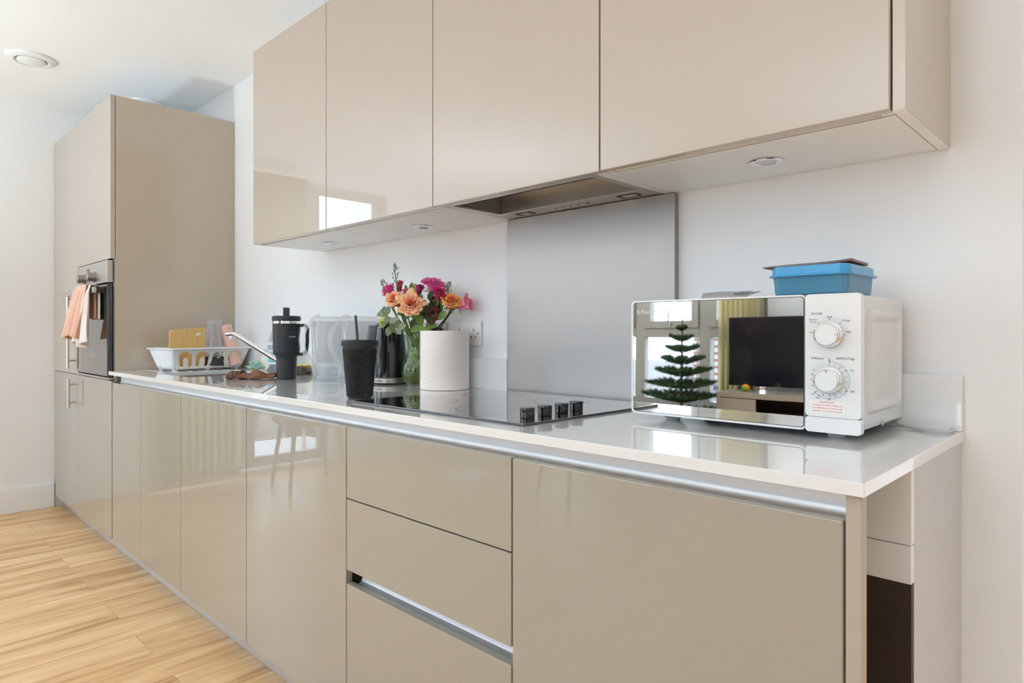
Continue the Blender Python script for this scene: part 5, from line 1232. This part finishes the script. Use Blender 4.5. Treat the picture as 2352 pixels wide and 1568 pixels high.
# uplighters added out of view in the living area to brighten ceiling and fronts
def fill_uplighter(x, y, label, w):
    t = thing('fill_uplighter', label, 'lamp', (x, y, 0), group='added fill uplighters')
    b = B(); lathe(b, [(0, .001), (.15, .001), (.15, .02), (.02, .03), (0, .03)], 40); obj('base', b, 'white_plastic', t)
    b = B(); lathe(b, [(.012, .03), (.012, 1.00), (0, 1.00)], 16); obj('pole', b, 'white_plastic', t)
    b = B(); lathe(b, [(.02, .98), (.10, 1.02), (.19, 1.10), (.188, 1.10), (.098, 1.024), (0, 1.00)], 48); obj('lamp_shade', b, 'white_plastic', t)
    ll = bpy.data.lights.new('fill_uplighter_light', 'AREA'); ll.shape = 'DISK'; ll.size = .34; ll.energy = w; ll.color = (.74, .90, 1.0)
    lo = bpy.data.objects.new('fill_uplighter_light', ll); COL.objects.link(lo); lo.location = (x, y, 1.075); lo.rotation_euler = (R(180), 0, 0)
fill_uplighter(-.35, -3.3, 'added white uplighter for fill light in the middle of the living area', 85)
fill_uplighter(-3.3, -2.9, 'added white uplighter for fill light near the round table', 74)
# christmas tree
def fir_tree():
    t = thing('christmas_tree', 'small bare green artificial Christmas tree by the window, mirrored in the microwave door', 'tree', (-2.55, -4.02, 0)); rnd = random.Random(9)
    b = B(); tube(b, [(0, 0, .02), (0, 0, .6), (.005, 0, 1.20)], [.016, .012, .004], 8); obj('trunk', b, 'stem_brown', t)
    for a in (0, 120, 240): b = B(); tube(b, [(0, 0, .06), (.16 * math.cos(R(a)), .16 * math.sin(R(a)), .008)], .008, 6); obj('stand_leg', b, 'charcoal', t)
    b = B()
    def needles(p0, p1, n, L):
        ax = (p1 - p0); axn = ax.normalized(); o_ = axn.orthogonal().normalized(); q_ = axn.cross(o_)
        for k in range(n):
            s = k / n; a = k * 2.4 + rnd.uniform(0, 1); rd = o_ * math.cos(a) + q_ * math.sin(a); p = p0 + ax * s; e = p + (rd * .75 + axn * .65) * L * rnd.uniform(.8, 1.1) ; w = axn.cross(rd) * .0016
            b.faces.new([b.verts.new(p - w), b.verts.new(p + w), b.verts.new(e)])
    for (z, Rr, nb, el) in ((.22, .40, 11, 8), (.36, .37, 11, 12), (.50, .34, 10, 15), (.62, .30, 10, 12), (.72, .25, 9, 18), (.82, .21, 8, 22), (.92, .16, 7, 25), (1.01, .11, 6, 35), (1.10, .06, 5, 50)):
        for k in range(nb):
            az = 2 * PI * k / nb + z * 9; d = Vector((math.cos(az) * math.cos(R(el)), math.sin(az) * math.cos(R(el)), math.sin(R(el)))); p0 = Vector((0, 0, z - .02)); L = Rr * rnd.uniform(.85, 1.1); p1 = p0 + d * L; tube(b, [p0, p1], .002, 4); needles(p0 + d * .03, p1, int(300 * L / .3), .036)
            for s in (.35, .55, .72):
                for sg in (-1, 1):
                    dd = (d + sg * .75 * d.cross(Vector((0, 0, 1)))).normalized(); q0 = p0 + d * L * s; q1 = q0 + dd * L * (.38 - .25 * (s - .35)); needles(q0, q1, int(150 * L / .3), .032)
    needles(Vector((0, 0, 1.0)), Vector((.01, 0, 1.24)), 90, .03)
    obj('branches', b, 'fir', t, smooth=False)
fir_tree()
# chairs and a round table by the patio window
def dining_chair(x, y, rz, label, fabric, bh=.36):
    t = thing('dining_chair', label, 'chair', (x, y, 0), R(rz), group='dining chairs in the living area')
    b = B(); loft(b, [rr3(.38, .38, .08, .43), rr3(.44, .44, .10, .45), rr3(.44, .44, .10, .475), rr3(.38, .38, .08, .49)]); obj('seat', b, fabric, t)
    b = B(); sheet(b, lambda u, v: (.25 * math.sin((u - .5) * 2.0) * (1 - .08 * v), .19 - .12 * (1 - math.cos((u - .5) * 2.0)) * -1 * -1 + .05 * v, .49 + bh * v * (1 - .25 * abs(2 * u - 1) ** 3)), 20, 8); obj('backrest', b, fabric, t, solid=.03)
    for sx in (-1, 1):
        for sy in (-1, 1): b = B(); tube(b, [(sx * .15, sy * .15, .44), (sx * .20, sy * .21, .0)], [.017, .010], 10); obj('leg', b, 'oak' if fabric != 'charcoal' else 'charcoal', t)
    return t
dining_chair(-3.95, -1.98, 100, 'taupe dining chair by the patio window, mirrored in the base doors', 'taupe_fabric')
dining_chair(-2.36, -3.02, 20, 'low dark grey chair in the middle of the room, mirrored in the microwave door', 'charcoal', .24)
t = thing('round_table', 'round wooden pedestal table beside the patio window', 'table', (-3.85, -3.45, 0))
b = B(); lathe(b, [(0, .715), (.43, .715), (.45, .725), (.45, .74), (.44, .745), (0, .745)], 64); obj('table_top', b, 'sideboard', t)
b = B(); lathe(b, [(0, .001), (.26, .001), (.27, .015), (.08, .035), (.05, .08), (.045, .65), (.12, .714), (0, .714)], 40); obj('pedestal', b, 'sideboard', t)

# ================================================================== OUTSIDE
t = thing('balcony', 'pale decked balcony with a slim rail outside the patio window', 'balcony', (-5.5, -1.9, -.1))
for k in range(11): b = B(); rbox(b, -6.10 + k * .122, -5.985 + k * .122, -3.1, -.7, -.05, -.02, .003); obj('deck_board', b, 'sideboard', t, world=True)
b = B(); rbox(b, -6.12, -6.08, -3.1, -.7, 1.02, 1.06, .004); obj('top_rail', b, 'upvc', t, world=True)
for yy in (-3.08, -2.5, -1.9, -1.3, -.72): b = B(); rbox(b, -6.115, -6.085, yy - .015, yy + .015, -.12, 1.02, .003); obj('post', b, 'upvc', t, world=True)
o = struct('ground', mat('town_and_park_ground', srgb(118, 114, 108), 1.0, noise=0.5, nscale=0.06), -400, 300, -600, 100, -28.2, -28.0)
o = struct('ground', mat('park_grass', srgb(84, 110, 52), 1.0, noise=0.2, nscale=0.2), -120, -20, -190, -110, -28.0, -27.8)
def facade_mat(wall, win, sx, sz):
    m, n, l, p = new_mat('facade'); tc = n.new('ShaderNodeTexCoord'); br = n.new('ShaderNodeTexBrick'); br.offset = 0; br.inputs['Scale'].default_value = 1
    cx = n.new('ShaderNodeSeparateXYZ'); cb = n.new('ShaderNodeCombineXYZ'); ad = n.new('ShaderNodeMath'); l.new(tc.outputs['Object'], cx.inputs[0]); l.new(cx.outputs['X'], ad.inputs[0]); l.new(cx.outputs['Y'], ad.inputs[1]); l.new(ad.outputs[0], cb.inputs['X']); l.new(cx.outputs['Z'], cb.inputs['Y']); l.new(cb.outputs[0], br.inputs['Vector'])
    br.inputs['Brick Width'].default_value = sx; br.inputs['Row Height'].default_value = sz; br.inputs['Mortar Size'].default_value = .55; br.inputs['Color1'].default_value = win; br.inputs['Color2'].default_value = win; br.inputs['Mortar'].default_value = wall
    l.new(br.outputs['Color'], p.inputs['Base Color']); p.inputs['Roughness'].default_value = .9; return m
fa = facade_mat(srgb(128, 88, 72), srgb(165, 162, 158), 3.2, 2.9); fb = facade_mat(srgb(106, 76, 66), srgb(130, 130, 130), 4.0, 2.8)
def block(x, y, w, d, h, m, label, rz=0, name='tower_block', cat='building'):
    t = thing(name, label, cat, (x, y, -27.8), R(rz), group='distant houses' if name == 'terraced_houses' else None); b = B(); rbox(b, -w / 2, w / 2, -d / 2, d / 2, 0, h); obj('walls', b, m, t, smooth=False)
    b = B(); rbox(b, -w / 2 - .4, w / 2 + .4, -d / 2 - .4, d / 2 + .4, h, h + 1.2); rbox(b, -w / 6, w / 6, -d / 6, d / 6, h + 1.2, h + 4); obj('roof', b, 'charcoal', t, smooth=False)
block(-128, -262, 28, 16, 33, fa, 'brick and white tower block far off beyond the park, mirrored in the microwave door', 20)
block(-230, -300, 22, 16, 30, fa, 'second brick tower block further left in the distance', 10)
rnd = random.Random(4); kh = 0
for ring_r in (110, 150, 200, 255, 310, 370):
    for q in range(5):
        a = .42 + q * .19 + (.07 if int(ring_r / 10) % 2 else 0); x, y = -ring_r * math.sin(a), -ring_r * math.cos(a)
        if (-135 < x < -5 and -205 < y < -95) or (abs(x + 128) < 45 and abs(y + 262) < 30) or (abs(x + 230) < 40 and abs(y + 300) < 30): continue
        block(x, y, rnd.uniform(14, 19), 8, rnd.uniform(6, 10), fb, 'row of brick houses in the hazy distance outside the windows', rnd.uniform(-12, 12), 'terraced_houses', 'building')
